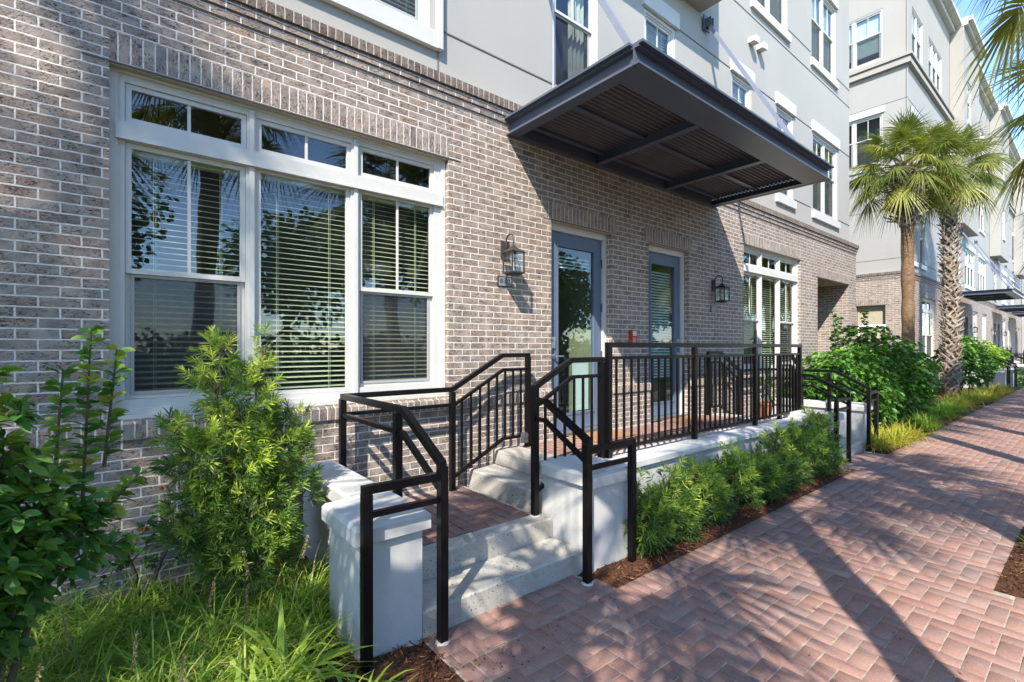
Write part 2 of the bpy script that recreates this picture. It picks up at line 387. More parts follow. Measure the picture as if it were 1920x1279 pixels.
def unit(a): return a / np.maximum(np.linalg.norm(a, axis=-1, keepdims=True), 1e-9)
def ribbon(P, D, Nn, L, W, ts, ws, droop=0., fold=0.):
    """bent tapering blades; returns V, Q, number of points per blade"""
    n = len(P); D = unit(D); S = unit(np.cross(D, Nn)); Nn = np.cross(S, D)
    L = np.broadcast_to(L, n)[:, None]; W = np.broadcast_to(W, n)[:, None]; dr = np.broadcast_to(droop, n)[:, None]
    rows = []; k = 3 if fold else 2
    for t, w in zip(ts, ws):
        c = P + D * L * t - np.array([0, 0, 1.]) * dr * L * t * t
        e = S * W * w / 2
        if fold: rows += [c + e + Nn * W * w * fold, c, c - e + Nn * W * w * fold]
        else: rows += [c + e, c - e]
    V = np.stack(rows, 1); m = V.shape[1]; q = []
    for r in range(len(ts) - 1):
        for j in range(k - 1): a = r * k + j; q.append([a, a + 1, a + k + 1, a + k])
    Q = (np.array(q)[None] + (np.arange(n) * m)[:, None, None]).reshape(-1, 4)
    return V.reshape(-1, 3), Q, m
def merge(parts):
    V = []; Q = []; T = []; o = 0
    for v, q, t in parts: V.append(v); Q.append(q + o); T.append(t); o += len(v)
    return np.concatenate(V), np.concatenate(Q), np.concatenate(T)
def rdir(n, up=0.): 
    d = rng.normal(size=(n, 3)); d = unit(d); d[:, 2] += up; return unit(d)

def copy_tree(o, parent=None, off=None):
    c = o.copy(); COL.objects.link(c)
    if parent: c.parent = parent
    if off is not None: c.location = o.location + Vector(off)
    ORG[c.name] = Vector(c.location) + (org(parent) if parent else Vector())
    for ch in list(o.children): copy_tree(ch, c)
    return c

M['soldier'] = mat_brick('brick_on_end', (.46, .39, .335), (.35, .305, .27), (.42, .30, .23), (.78, .715, .65), mort=.0056, bw=.2032, bh=.0677, off=0)
M['rowlock'] = mat_brick('brick_rowlock', (.27, .215, .18), (.20, .165, .145), (.25, .18, .14), (.56, .50, .44), bw=.2032, bh=.0677, off=0)

# ------------------------------------------------------------------ ground
mb = MB(); mb.quad([(-150, -150, -.03), (250, -150, -.03), (250, 150, -.03), (-150, 150, -.03)])
tag(mb.build('ground', 'lawn'), kind='structure')
mb = MB(); mb.quad([(-30, -14.0, -.10 + .08), (140, -14.0, -.02), (140, -6.4, -.02), (-30, -6.4, -.02)])
tag(mb.build('road', 'asphalt'), kind='structure')
mb = MB(); mb.box(-30, 140, -6.4, -6.25, -.03, .0)
tag(mb.build('kerb', 'concrete'), kind='structure')
# planting beds beside the wall (soft uneven mulch)
nx, ny = 150, 24; xs = np.linspace(-3.2, 30, nx * 2); ys = np.linspace(-2.052, .4, ny)
X, Y_ = np.meshgrid(xs, ys, indexing='ij')
Z_ = .012 + .016 * np.sin(X * 3.1 + Y_ * 2) * np.sin(Y_ * 4.3) + rng.normal(0, .006, X.shape)
edge = np.clip((Y_ + 2.052) / .10, 0, 1); Z_ = Z_ * edge + .001 * (1 - edge)
for a, c in ((1.3, 2.72), (7.98, 9.4)): Z_[(X > a) & (X < c) & (Y_ < -1.6)] = -.025
me = bpy.data.meshes.new('planting_bed')
V = np.stack([X, Y_, Z_], -1).reshape(-1, 3); n0 = len(xs); idx = np.arange(n0 * ny).reshape(n0, ny)
Q = np.stack([idx[:-1, :-1], idx[1:, :-1], idx[1:, 1:], idx[:-1, 1:]], -1).reshape(-1, 4)
me.from_pydata(V.tolist(), [], Q.tolist()); me.materials.append(M['mulch_ground'])
tag(link('planting_bed', me, None), kind='structure')
mb = MB(); mb.quad([(-3.2, -4.6, -.006), (1.36, -4.6, -.006), (1.36, -2.02, -.006), (-3.2, -2.02, -.006)])
tag(mb.build('corner_bed', 'mulch_ground'), kind='structure')
BEDS = [(x - .65, x + 1.25, -5.1, -3.76) for x in (2.2 - .45, 5.4, 8.6, 11.8, 15.0, 18.2, 21.4, 24.6, 27.8)]
BEDS[0] = (1.4, 3.3, -5.1, -4.05)
mb = MB()
for b in BEDS: mb.box(b[0], b[1], b[2], b[3], -.02, .007)
tag(mb.build('tree_bed', 'mulch_ground'), kind='structure')
mb = MB(); mb.quad([(1.36, -6.25, -.005), (90, -6.25, -.005), (90, -2.05, -.005), (1.36, -2.05, -.005)])
mb.quad([(1.36, -2.05, -.0052), (2.72, -2.05, -.0052), (2.64, -1.69, -.0072), (1.36, -1.69, -.0072)])
mb.quad([(7.6, -2.05, -.0052), (9.5, -2.05, -.0052), (9.5, -1.69, -.0072), (7.6, -1.69, -.0072)])
tag(mb.build('paver_bedding', 'sand'), kind='structure')

def herring(x0, x1, y0, y1, w=.1016, ox=0, oy=0):
    out = []
    i0, i1 = int((x0 - ox) / w) - 3, int((x1 - ox) / w) + 3; j0, j1 = int((y0 - oy) / w) - 3, int((y1 - oy) / w) + 3
    for i in range(i0, i1):
        for j in range(j0, j1):
            d = (i - j) % 4
            if d == 0: r = (i, i + 2, j, j + 1)
            elif d == 3: r = (i, i + 1, j, j + 2)
            else: continue
            a, b, c, e = ox + r[0] * w, ox + r[1] * w, oy + r[2] * w, oy + r[3] * w
            a, b, c, e = max(a, x0), min(b, x1), max(c, y0), min(e, y1)
            if b - a > .012 and e - c > .012: out.append((a, b, c, e))
    return out
def row(x0, x1, y0, y1, w=.1016, along='x'):
    out = []; p = x0 if along == 'x' else y0; e = x1 if along == 'x' else y1
    while p < e - .01:
        q = min(p + w, e); out.append((p, q, y0, y1) if along == 'x' else (x0, x1, p, q)); p = q
    return out
def pavers(name, rects, z, mat='paver', gap=.0052, wobble=.0015, lo=.008, parent=None, holes=()):
    A = np.array([r for r in rects if not any(h[0] < (r[0] + r[1]) / 2 < h[1] and h[2] < (r[2] + r[3]) / 2 < h[3] for h in holes)])
    n = len(A); g = gap / 2 + rng.uniform(0, .0012, (n, 1)); bv = .004
    x0, x1, y0, y1 = (A[:, k:k + 1] for k in range(4)); x0 = x0 + g; x1 = x1 - g; y0 = y0 + g; y1 = y1 - g
    zz = z + rng.normal(0, wobble, (n, 1)); tx = rng.normal(0, .004, (n, 1)); ty = rng.normal(0, .004, (n, 1))
    cx, cy = (x0 + x1) / 2, (y0 + y1) / 2
    def P(x, y, dz): return np.concatenate([x, y, zz + dz + (x - cx) * tx + (y - cy) * ty], 1)
    V = np.stack([P(x0, y0, -lo), P(x1, y0, -lo), P(x1, y1, -lo), P(x0, y1, -lo),
                  P(x0, y0, -bv), P(x1, y0, -bv), P(x1, y1, -bv), P(x0, y1, -bv),
                  P(x0 + bv, y0 + bv, 0), P(x1 - bv, y0 + bv, 0), P(x1 - bv, y1 - bv, 0), P(x0 + bv, y1 - bv, 0)], 1)
    q = [[8, 9, 10, 11]] + [[4 + k, 4 + (k + 1) % 4, 8 + (k + 1) % 4, 8 + k] for k in range(4)] + [[k, (k + 1) % 4, 4 + (k + 1) % 4, 4 + k] for k in range(4)]
    Q = (np.array(q)[None] + (np.arange(n) * 12)[:, None, None]).reshape(-1, 4)
    big = .16 * np.sin(A[:, 0] * 1.3) * np.sin(A[:, 2] * 2.1)
    t = np.clip(.5 + big + rng.normal(0, .17, n), 0, 1)
    V = V.reshape(-1, 3)
    if parent: V = V - np.array(org(parent))
    me = leafmesh(name, V, Q, np.repeat(t, 12), mat)
    return link(name, me, parent)
rects = row(2.72, 7.55, -2.25, -2.05) + row(9.6, 60, -2.25, -2.05, .1016)
rects += row(7.55, 9.6, -2.25, -1.83, .1016) + row(1.37, 2.72, -2.25, -1.83, .1016)
rects = [r for r in rects if r[3] - r[2] < .3] + herring(7.55, 9.6, -2.05, -1.70) + herring(1.37, 2.62, -2.05, -1.70) + row(2.62, 2.72, -2.05, -1.86, .2) \
    + row(1.37, 2.72, -2.25, -2.05) + row(7.55, 9.6, -2.25, -2.05)
rects += herring(1.37, 26, -6.2, -2.25) + herring(26, 60, -4.4, -2.25)
o = pavers('pavement', rects, .0, holes=BEDS, wobble=.001); tag(o, kind='structure')

# mulch chips loose on the beds
def chips(n, areas):
    P = np.zeros((n, 3)); k = rng.integers(0, len(areas), n); ar = np.array(areas)[k]
    P[:, 0] = rng.uniform(ar[:, 0], ar[:, 1]); P[:, 1] = rng.uniform(ar[:, 2], ar[:, 3]); P[:, 2] = ar[:, 4] + rng.uniform(0, .022, n)
    D = rdir(n); D[:, 2] *= .35
    return ribbon(P, D, rdir(n, 1.4), rng.uniform(.012, .05, n), rng.uniform(.004, .013, n), (0, .4, 1), (.5, 1, .4), .0)
V, Q, m = chips(16000, [(2.75, 7.7, -2.06, -1.5, .012)] * 5 + [(.2, 1.36, -2.6, -1.7, .004)] * 2 + [(9.6, 16, -2.06, -1.4, .01)] * 2 + [(4.75, 6.6, -4.6, -3.77, .008)] * 2)
t = np.repeat(rng.beta(1.3, 2.2, 16000), m)
tag(link('mulch', leafmesh('mulch', V, Q, t, 'chip'), None), kind='stuff')

n = 420; P = np.zeros((n, 3)); P[:, 0] = 1.4 + 14 * rng.random(n) ** 1.4; P[:, 1] = rng.uniform(-4.2, -2.08, n); P[:260, 1] = -2.08 - .22 * rng.random(260) ** 2; P[:, 2] = .004
D = rdir(n); D[:, 2] *= .15; V, Q, m = ribbon(P, D, rdir(n, 2.5), rng.uniform(.010, .032, n), rng.uniform(.004, .011, n), (0, .4, 1), (.4, 1, .3), 0.)
tag(link('leaf_litter', leafmesh('leaf_litter', V, Q, np.repeat(rng.beta(1.5, 1.5, n), m), 'chip'), None), kind='stuff')

# ------------------------------------------------------------------ building helpers
def soldier(mb, x0, x1, z0, z1, y, mi=0, ph=0, u0=.0):
    mb.quad([(x0, y, z0), (x1, y, z0), (x1, y, z1), (x0, y, z1)], mi,
            uvs=[(u0, x0 + ph), (u0, x1 + ph), (u0 + z1 - z0, x1 + ph), (u0 + z1 - z0, x0 + ph)])
def ring(mb, x0, x1, z0, z1, w, y, dep, mi=0, wb=None, wt=None):
    wb = wb or w; wt = wt or w
    mb.plate(x0, x1, z0, z1, [(x0 + w, x1 - w, z0 + wb, z1 - wt)], y, dep, mi)
def panequad(mb, x0, x1, z0, z1, y): mb.quad([(x0, y, z0), (x1, y, z0), (x1, y, z1), (x0, y, z1)])

def window(b, T, rect, y0, units, fm='trim', blind='slats', room=.55, low_screen=True, slat=.044):
    """rect = outer casing; units = (x0,x1,z0,z1,kind,meet,muntin xs) of each sash opening"""
    x0, x1, z0, z1 = rect
    f = MB(T); f.plate(x0, x1, z0, z1, [(u[0], u[1], u[2], u[3]) for u in units], y0, .06)
    # stepped brick mould round the outside
    f.plate(x0 - .001, x1 + .001, z0 - .001, z1 + .001, [(x0 + .045, x1 - .045, z0 + .035, z1 - .045)], y0 - .018, .018)
    fr = f.build('window', fm, b); pane = MB(T); bl = MB(T); scr = MB(T); gs = MB(T)
    s = .034
    for u in units:
        a, c, d, e, kind = u[:5]; mun = u[6] if len(u) > 6 else []
        if kind == 'dh':
            mt = u[5]
            ring(gs, a + .002, c - .002, mt - .02, e - .002, s, y0 + .014, .03)
            for mx in mun: gs.box(mx - .011, mx + .011, y0 + .024, y0 + .032, mt + .014, e - .036)
            panequad(pane, a + s, c - s, mt + .012, e - s, y0 + .034)
            ring(gs, a + .002, c - .002, d + .002, mt + .018, s * .8, y0 + .044, .03, 0)
            sc_ = MB(T); ring(sc_, a + .030, c - .030, d + .030, mt - .021, .022, y0 + .036, .012, 0); so = sc_.build('screen_frame', 'screen_frame', fr); sc_ = MB(T); panequad(sc_, a + .050, c - .050, d + .050, mt - .041, y0 + .047); sc_.build('insect_screen', 'mesh', fr)
            panequad(pane, a + .03, c - .03, d + .03, mt, y0 + .058)
        else:
            ring(gs, a + .002, c - .002, d + .002, e - .002, s, y0 + .014, .03)
            for mx in mun: gs.box(mx - .011, mx + .011, y0 + .024, y0 + .032, d + s, e - s)
            panequad(pane, a + s, c - s, d + s, e - s, y0 + .034)
        if kind != 'tr' and blind == 'slats':
            n = int((e - d - .1) / slat); yb = y0 + .115
            for k in range(n):
                z = d + .055 + k * slat; t = .0075
                bl.quad([(a + .012, yb - .024, z - t), (c - .012, yb - .024, z - t), (c - .012, yb, z + .003), (a + .012, yb, z + .003)])
                bl.quad([(a + .012, yb, z + .003), (c - .012, yb, z + .003), (c - .012, yb + .024, z + .004 + t * .3), (a + .012, yb + .024, z + .004 + t * .3)])
            bl.box(a + .01, c - .01, yb - .03, yb + .03, e - .055, e - .005)
            for q in (.22, .78): xx = a + (c - a) * q; bl.box(xx - .0015, xx + .0015, yb - .030, yb - .027, d + .03, e - .05); bl.box(xx + .012, xx + .014, yb - .030, yb - .027, d + .03, e - .05)
        elif kind != 'tr' and blind == 'shade':
            zb = d + (e - d) * .18; bl.box(a + .012, c - .012, y0 + .11, y0 + .115, zb, e - .02)
        elif kind != 'tr' and blind == 'curtain':
            w = (c - a); n = 8
            for k in range(n):
                xa = c - w * .42 + k * w * .42 / n; xb = xa + w * .42 / n; ya, yb_ = (y0 + .13, y0 + .17) if k % 2 else (y0 + .17, y0 + .13)
                bl.quad([(xa, ya, d), (xb, yb_, d), (xb, yb_, e), (xa, ya, e)])
    gs.build('sash', fm, fr); pane.build('pane', 'glass', fr)
    if bl.f: bl.build('blind', {'slats': 'slat', 'shade': 'shade', 'curtain': 'curtain'}[blind], fr)
    r = MB(T); ya, yb = y0 + .075, y0 + room; a, c, d, e = x0 + .01, x1 - .01, z0 + .01, z1 - .01
    r.quad([(a, yb, d), (c, yb, d), (c, yb, e), (a, yb, e)])
    r.quad([(a, ya, d), (a, yb, d), (a, yb, e), (a, ya, e)]); r.quad([(c, yb, d), (c, ya, d), (c, ya, e), (c, yb, e)])
    r.quad([(a, ya, e), (a, yb, e), (c, yb, e), (c, ya, e)]); r.quad([(a, yb, d), (a, ya, d), (c, ya, d), (c, yb, d)])
    r.build('interior', 'room', fr)
    return fr

def shop_window(b, T, x0, w=2.637):
    """three-bay ground floor window, x0 = left side"""
    X = lambda v: x0 + v
    U = [(X(.082), X(.835), 3.285, 3.558, 'tr', 0, [X(.455)]), (X(.905), X(1.672), 3.285, 3.558, 'tr', 0, [X(1.29)]), (X(1.745), X(2.52), 3.285, 3.558, 'tr', 0, [X(2.13)]),
         (X(.082), X(.825), 1.345, 3.145, 'dh', 2.25, [X(.455)]), (X(.900), X(1.665), 1.315, 3.165, 'fix'), (X(1.740), X(2.515), 1.345, 3.165, 'dh', 2.25, [X(2.13)])]
    fr = window(b, T, (X(0), X(w), 1.245, 3.655), .075, U)
    m = MB(T); m.box(X(.03), X(w - .03), .045, .074, 3.165, 3.270); m.box(X(.03), X(w - .03), .035, .074, 3.150, 3.164)   # transom bar with drip
    m.box(X(.0), X(w), .030, .074, 1.205, 1.243)
    for v in (.866, 1.708): m.box(X(v - .018), X(v + .018), .058, .074, 1.245, 3.149); m.box(X(v - .018), X(v + .018), .058, .074, 3.271, 3.60)
    m.build('transom_bar', 'trim', fr); return fr

def sill_block(mb, x0, x1, z0, z1, y=-.045): mb.box(x0, x1, y, .03, z0, z1)
def upper_window(b, T, x0, x1, z0, n=1, z1=None, y=.03, blind='slats', hdr=True, sill=True, yb=0.0, fm='trim'):
    z1 = z1 or z0 + 1.86; U = []; w = (x1 - x0)
    if n == 1: U = [(x0 + .07, x1 - .07, z0 + .07, z1 - .07, 'dh', z0 + 1.03, [(x0 + x1) / 2])]
    else:
        uw = (w - .06) / n
        for k in range(n): a = x0 + .03 + k * uw; U.append((a + .04, a + uw - .04, z0 + .07, z1 - .07, 'dh', z0 + 1.03, [a + uw / 2]))
    fr = window(b, T, (x0, x1, z0, z1), y, U, blind=blind, room=.35, fm=fm)
    if hdr: m = MB(T); m.box(x0 - .06, x1 + .06, yb - .045, yb + .02, z1 + .01, z1 + .25); m.build('header_trim', 'trim', fr)
    if sill: m = MB(T); m.box(x0 - .06, x1 + .06, yb - .055, yb + .02, z0 - .17, z0 - .002); m.build('sill', 'trim', fr)
    return fr

def brick_front(b, T, x0, x1, holes, rets=None):
    """brick storey z 0..4.21 with proud base, rowlock ledge and corbelled cornice. holes: (x0,x1,z0,z1,depth)"""
    m = MB(T)
    m.plate(x0, x1, 1.15, 4.21, [(h[0], h[1], h[2], h[3], h[4]) for h in holes], 0, .09, 0, sides=False)
    for h in holes:                                   # soldier lintels, 2 mm proud of the bond around them
        soldier(m, h[0] - (.0 if h[1] - h[0] > 1.5 else .10), h[1] + (.0 if h[1] - h[0] > 1.5 else .10), h[3] + .008, h[3] + .208, -.003, 1, ph=.02)
    # base
    cuts = sorted([(h[0], h[1], h[4]) for h in holes if h[2] < 1.0]); p = x0
    segs = []
    for c in cuts: segs.append((p, c[0])); p = c[1]
    segs.append((p, x1))
    for a, c in segs:
        m.quad([(a, -.03, -.1), (c, -.03, -.1), (c, -.03, 1.09), (a, -.03, 1.09)])
        for xx, o in ((a, 1), (c, -1)): 
            pts = [(xx, .6, -.1), (xx, -.03, -.1), (xx, -.03, 1.09), (xx, .6, 1.09)]; m.quad(pts if o > 0 else pts[::-1])
        soldier(m, a - .015, c + .015, 1.09, 1.185, -.052, 1, u0=.05)
        m.quad([(a - .015, -.03, 1.09), (c + .015, -.03, 1.09), (c + .015, -.052, 1.09), (a - .015, -.052, 1.09)], 1)
        q = [(a - .015, -.052, 1.185), (c + .015, -.052, 1.185), (c + .015, .07, 1.222), (a - .015, .07, 1.222)]
        m.quad(q, 1, uvs=[(.03, q[0][0]), (.03, q[1][0]), (.16, q[1][0]), (.16, q[0][0])])
        for xx, o in ((a - .015, 1), (c + .015, -1)):
            pts = [(xx, .07, 1.09), (xx, -.052, 1.09), (xx, -.052, 1.185), (xx, .07, 1.222)]; m.quad(pts if o > 0 else pts[::-1], 1)
    w = m.build('brick_wall', ['brick', 'soldier'], b)
    c = MB(T)
    for z0, z1, y in ((4.213, 4.281, -.017), (4.284, 4.352, -.034)):
        c.box(x0 - y * 0 - .0, x1 - y, y, .02, z0, z1, 0)
    c.box(x0, x1 + .055, -.056, .03, 4.355, 4.45, 1); 
    soldier(c, x0, x1 + .055, 4.355, 4.45, -.0585, 1, u0=.05)
    c.build('cornice', ['brick', 'rowlock'], b)
    for h in holes:
        l = MB(T); l.box(h[0] - .14, h[1] + .14, -.006, .07, h[3] - .004, h[3] + .007, 0); lo = l.build('lintel', 'lintel', b)
        l = MB(T); l.box(h[0] + .001, h[1] - .001, .004, h[4] + .01, h[3] - .012, h[3] - .005); l.build('soffit_strip', 'tan', lo)
    return w
def entry_door(b, T, x0, x1, hinge):
    """hinge 'r' or 'l'; opening x0..x1, z .62..3.26"""
    f = MB(T); f.plate(x0, x1, .62, 3.255, [(x0 + .065, x1 - .065, .0, 3.165)], .085, .10)
    fr = f.build('door_frame', 'trim', b)
    a, c = x0 + .07, x1 - .07
    d = MB(T); d.plate(a, c, .655, 3.16, [(a + .155, c - .155, .865, 2.99)], .12, .045)
    d.plate(a + .13, c - .13, .84, 3.015, [(a + .158, c - .158, .868, 2.987)], .112, .008)
    dr = d.build('door', 'door', b)
    p = MB(T); panequad(p, a + .156, c - .156, .866, 2.99, .14); p.build('pane', 'glass', dr)
    s = MB(T)
    for k in range(int((2.96 - 1.25) / .044)):
        z = 1.25 + k * .044
        if hinge == 'r' and z < 2.72: continue
        s.quad([(a + .16, .185, z - .012), (c - .16, .185, z - .012), (c - .16, .21, z + .014), (a + .16, .21, z + .014)])
    s.build('blind', 'shade', dr)
    if hinge == 'r': s = MB(T); s.box(a + .20 + (c - a) * .32, c - .158, .21, .215, .87, 1.5); s.build('lower_panel', 'shade', dr)
    r = MB(T); r.box(x0 + .02, x1 - .02, .19, 1.2, .62, 3.2); r.f = [q for q in r.f]; 
    r2 = MB(T); ya, yb = .17, 1.2; A, C2, D, E_ = a + .02, c - .02, .66, 3.14
    r2.quad([(A, yb, D), (C2, yb, D), (C2, yb, E_), (A, yb, E_)]); r2.quad([(A, ya, D), (A, yb, D), (A, yb, E_), (A, ya, E_)]); r2.quad([(C2, yb, D), (C2, ya, D), (C2, ya, E_), (C2, yb, E_)])
    r2.quad([(A, ya, E_), (A, yb, E_), (C2, yb, E_), (C2, ya, E_)]); r2.quad([(A, yb, D), (A, ya, D), (C2, ya, D), (C2, yb, D)])
    r2.build('interior', 'door_room', dr)
    hx = a + .065 if hinge == 'r' else c - .065; sg = 1 if hinge == 'r' else -1
    h = MB(T); h.tube([(hx, .119, 1.60), (hx, .100, 1.60)], .034, 12); h.tube([(hx, .10, 1.60), (hx, .055, 1.60)], .011, 8); h.tube([(hx, .058, 1.60), (hx + sg * .12, .050, 1.60)], .010, 8)
    h.box(hx - .03, hx + .03, .100, .119, 1.70, 1.84); h.tube([(hx, .10, 1.80), (hx, .085, 1.80)], .018, 10)
    h.build('handle', 'steel', dr)
    gx = c + .004 if hinge == 'r' else a - .004
    for z in (.95, 1.6, 2.25, 2.85): g = MB(T); g.box(gx - .012, gx + .012, .104, .119, z - .06, z + .06); g.build('hinge', 'hinge', dr)
    t = MB(T); t.box(x0 + .01, x1 - .01, -.02, .2, .612, .650); t.build('threshold', 'steel', dr)
    return dr
def rod_canopy(dx, label, group, full=True):
    x0, x1 = 3.37 + dx, 7.74 + dx; z0, z1 = 4.085, 4.245; yf = -1.745
    t = empty('canopy', ((x0 + x1) / 2, -.02, 4.1), label, 'canopy', group)
    f = MB()                                     # channel fascia: web with proud flanges
    def chan(pa, pb, out):
        (xa, ya), (xb, yb) = pa, pb; ox, oy = out
        lo = lambda d, e: None
        for (za, zb, pr) in ((z0, z0 + .018, .045), (z0 + .018, z1 - .02, 0), (z1 - .02, z1, .045), (z1 + .001, z1 + .022, .085)):
            X0, X1 = min(xa, xb) + min(ox, 0) * pr, max(xa, xb) + max(ox, 0) * pr
            Y0, Y1 = min(ya, yb) + min(oy, 0) * pr, max(ya, yb) + max(oy, 0) * pr
            f.box(X0, X1, Y0, Y1, za, zb)
    chan((x0, yf + .02), (x0 + .012, -.002), (-1, 0)); chan((x1 - .012, yf + .02), (x1, -.002), (1, 0)); chan((x0 - .044, yf), (x1 + .044, yf + .012), (0, -1))
    f.build('fascia', 'canopy', t)
    g = MB(); g.box(x0 + .013, x1 - .013, yf + .013, yf + .27, z0 + .003, z0 + .012); g.box(x0 + .013, x0 + .10, yf + .271, -.02, z0 + .004, z0 + .012); g.box(x1 - .10, x1 - .013, yf + .271, -.02, z0 + .004, z0 + .012)
    g.build('soffit_plate', 'canopy', t)
    for xx in (x0 + 1.42, x0 + 2.97):
        q = MB(); q.box(xx - .045, xx + .045, yf + .272, -.06, z0 + .001, z0 + .011); q.box(xx - .005, xx + .005, yf + .272, -.06, z0 + .012, z1 - .035); q.build('beam', 'canopy', t)
    q = MB(); q.box(x0 + .101, x1 - .101, -.07, -.004, z0 + .002, z1 - .03); q.build('wall_beam', 'canopy', t)
    q = MB()
    for a, c in ((x0 + .10, x0 + 1.41), (x0 + 1.43, x0 + 2.96), (x0 + 2.98, x1 - .10)):
        for yy in (-.18, -.80): q.box(a, c, yy - .03, yy + .03, z1 - .075, z1 - .045)
    q.build('purlin', 'canopy', t)
    d = MB(); n = int((x1 - x0 - .04) / .035); X0 = x0 + .02     # corrugated deck, ribs run out from the wall
    P8 = [(0, 0), (.018, 0), (.030, -.022), (.048, -.022), (.060, 0)]
    for k in range(int(1.68 / .060)):
        for (da, ha), (db, hb) in zip(P8, P8[1:]):
            ya = -.01 - k * .060 - da; yb = -.01 - k * .060 - db; d.quad([(X0, yb, z1 - .020 + hb), (x1 - .02, yb, z1 - .020 + hb), (x1 - .02, ya, z1 - .020 + ha), (X0, ya, z1 - .020 + ha)])
    d.build('deck', 'deck', t)
    for xx in (x0 + .16, x1 - .16):
        r = MB(); A = Vector((xx, -.05, 7.12)); B_ = Vector((xx, yf + .16, z1 + .10)); r.sweep([A, B_], .052, .052); r.build('hanger_rod', 'rod', t)
        k = MB(); k.box(xx - .09, xx + .09, -.022, -.002, 7.02, 7.26); k.box(xx - .045, xx - .033, -.12, -.022, 7.06, 7.2); k.box(xx + .033, xx + .045, -.12, -.022, 7.06, 7.2)
        k.build('bracket', 'canopy', t); k = MB(); k.box(xx - .05, xx + .05, yf + .10, yf + .22, z1 + .023, z1 + .033); k.box(xx - .045, xx - .033, yf + .12, yf + .2, z1 + .034, z1 + .14); k.box(xx + .033, xx + .045, yf + .12, yf + .2, z1 + .034, z1 + .14)
        k.tube([(xx - .06, yf + .16, z1 + .1), (xx + .06, yf + .16, z1 + .1)], .014, 8)
        k.build('bracket', 'canopy', t)
    return t

# ------------------------------------------------------------------ near building
B1 = empty('apartment_building', (7, 2, 0), 'near apartment building with brown brick ground floor, pale stucco storeys above and two blue doors', 'building')
NW = (-.065, 2.58, 1.215, 3.64, .10); FW = (8.92, 11.565, 1.215, 3.64, .10)
D1 = (4.02, 5.14, .612, 3.26, .12); D2 = (5.98, 7.06, .612, 3.26, .12); EN = (12.56, 14.75, -.1, 3.36, .75)
brick_front(B1, None, -9, 15.3, [NW, D1, D2, FW, EN])
mb = MB(); mb.quad([(15.3, 0, -.1), (15.3, 9, -.1), (15.3, 9, 4.3), (15.3, 0, 4.3)]); mb.build('side_wall', 'brick', B1)
mb = MB(); mb.quad([(-9, 9, -.1), (-9, 0, -.1), (-9, 0, 4.3), (-9, 9, 4.3)]); mb.build('side_wall', 'brick', B1)
mb = MB(); mb.quad([(12.0, .75, 0), (15.2, .75, 0), (15.2, .75, 3.6), (12.0, .75, 3.6)]); mb.build('passage_wall', 'brick', B1)
mb = MB(); mb.box(12.9, 13.9, .70, .745, .3, 2.6); mb.build('passage_door', 'black', B1)
shop_window(B1, None, -.065); shop_window(B1, None, 8.922)
entry_door(B1, None, D1[0], D1[1], 'r'); entry_door(B1, None, D2[0], D2[1], 'l')
# stucco storeys
H = 15.9
UW = [(.95, 2.38, 4.87, 2, 'slats'), (4.06, 4.90, 4.87, 1, 'curtain'), (5.92, 6.72, 4.87, 1, 'slats'), (8.53, 9.30, 4.87, 1, 'slats'), (10.40, 11.24, 4.87, 1, 'slats'), (12.34, 13.97, 4.87, 2, 'slats'),
      (9.30, 10.95, 8.36, 2, 'slats'), (12.26, 13.86, 8.36, 2, 'slats'), (9.30, 10.95, 11.9, 2, 'shade'), (12.26, 13.86, 11.9, 2, 'shade'), (.95, 2.38, 8.36, 2, 'slats'), (.95, 2.38, 11.9, 2, 'slats')]
mb = MB(); mb.plate(-9, 14.86, 4.45, H, [(u[0], u[1], u[2], u[2] + 1.83) for u in UW], .03, .06, sides=False)
mb.quad([(14.86, .03, 4.4), (14.86, 9, 4.4), (14.86, 9, H), (14.86, .03, H)]); mb.quad([(-9, 9, 4.4), (-9, .03, 4.4), (-9, .03, H), (-9, 9, H)]); mb.quad([(-9, .03, H), (14.86, .03, H), (14.86, 9, H), (-9, 9, H)])
mb.quad([(-9, -.05, 4.451), (15.35, -.05, 4.451), (15.35, .031, 4.462), (-9, .031, 4.462)])
mb.build('stucco_wall', 'stucco', B1)
for u in UW: upper_window(B1, None, u[0], u[1], u[2], u[3], u[2] + 1.83, y=.06, blind=u[4], yb=.03, hdr=u[2] > 4 and u[0] != 4.06, sill=u[0] != 4.06)
for a, c in ((.74, .90), (2.44, 2.50)):   # deep side boards of the window over the near corner
    mb = MB(); mb.box(a, c, -.03, .028, 4.705, 6.94); mb.build('side_trim', 'trim', B1)
for a, c, z in ((2.50, 4.05, 4.93), (11.3, 12.2, 4.93), (14.04, 14.86, 4.93), (6.80, 14.86, 6.745), (2.5, 3.3, 6.745), (-9, 14.86, 8.04), (11.0, 12.2, 8.49), (13.92, 14.86, 8.49)):
    mb = MB(); mb.box(a, c, .022, .0275, z - .007, z + .007); mb.build('control_joint', 'joint', B1)
mb = MB(); mb.box(2.462, 2.476, .022, .0275, 4.46, 4.695); mb.build('control_joint', 'joint', B1)
mb = MB(); mb.box(3.42, 7.47, -.42, .029, 7.30, 15.2); by = mb.build('bay', 'stucco_white', B1)
mb = MB(); mb.box(-9, 15.1, -.25, .029, H + .001, H + .35); mb.box(-9, 15.25, -.38, .029, H + .351, H + .5); mb.build('roof_cornice', 'trim', B1)
for xx in (9.24, 9.58):
    mb = MB(); mb.box(xx - .085, xx + .085, -.10, .029, 7.47, 7.56); mb.box(xx - .075, xx + .075, -.12, -.101, 7.45, 7.57); mb.build('vent_hood', 'trim', B1)
rod_canopy(0, 'large dark steel canopy hung over the two blue doors, nearest of the canopies', 'steel canopies over the entrances')

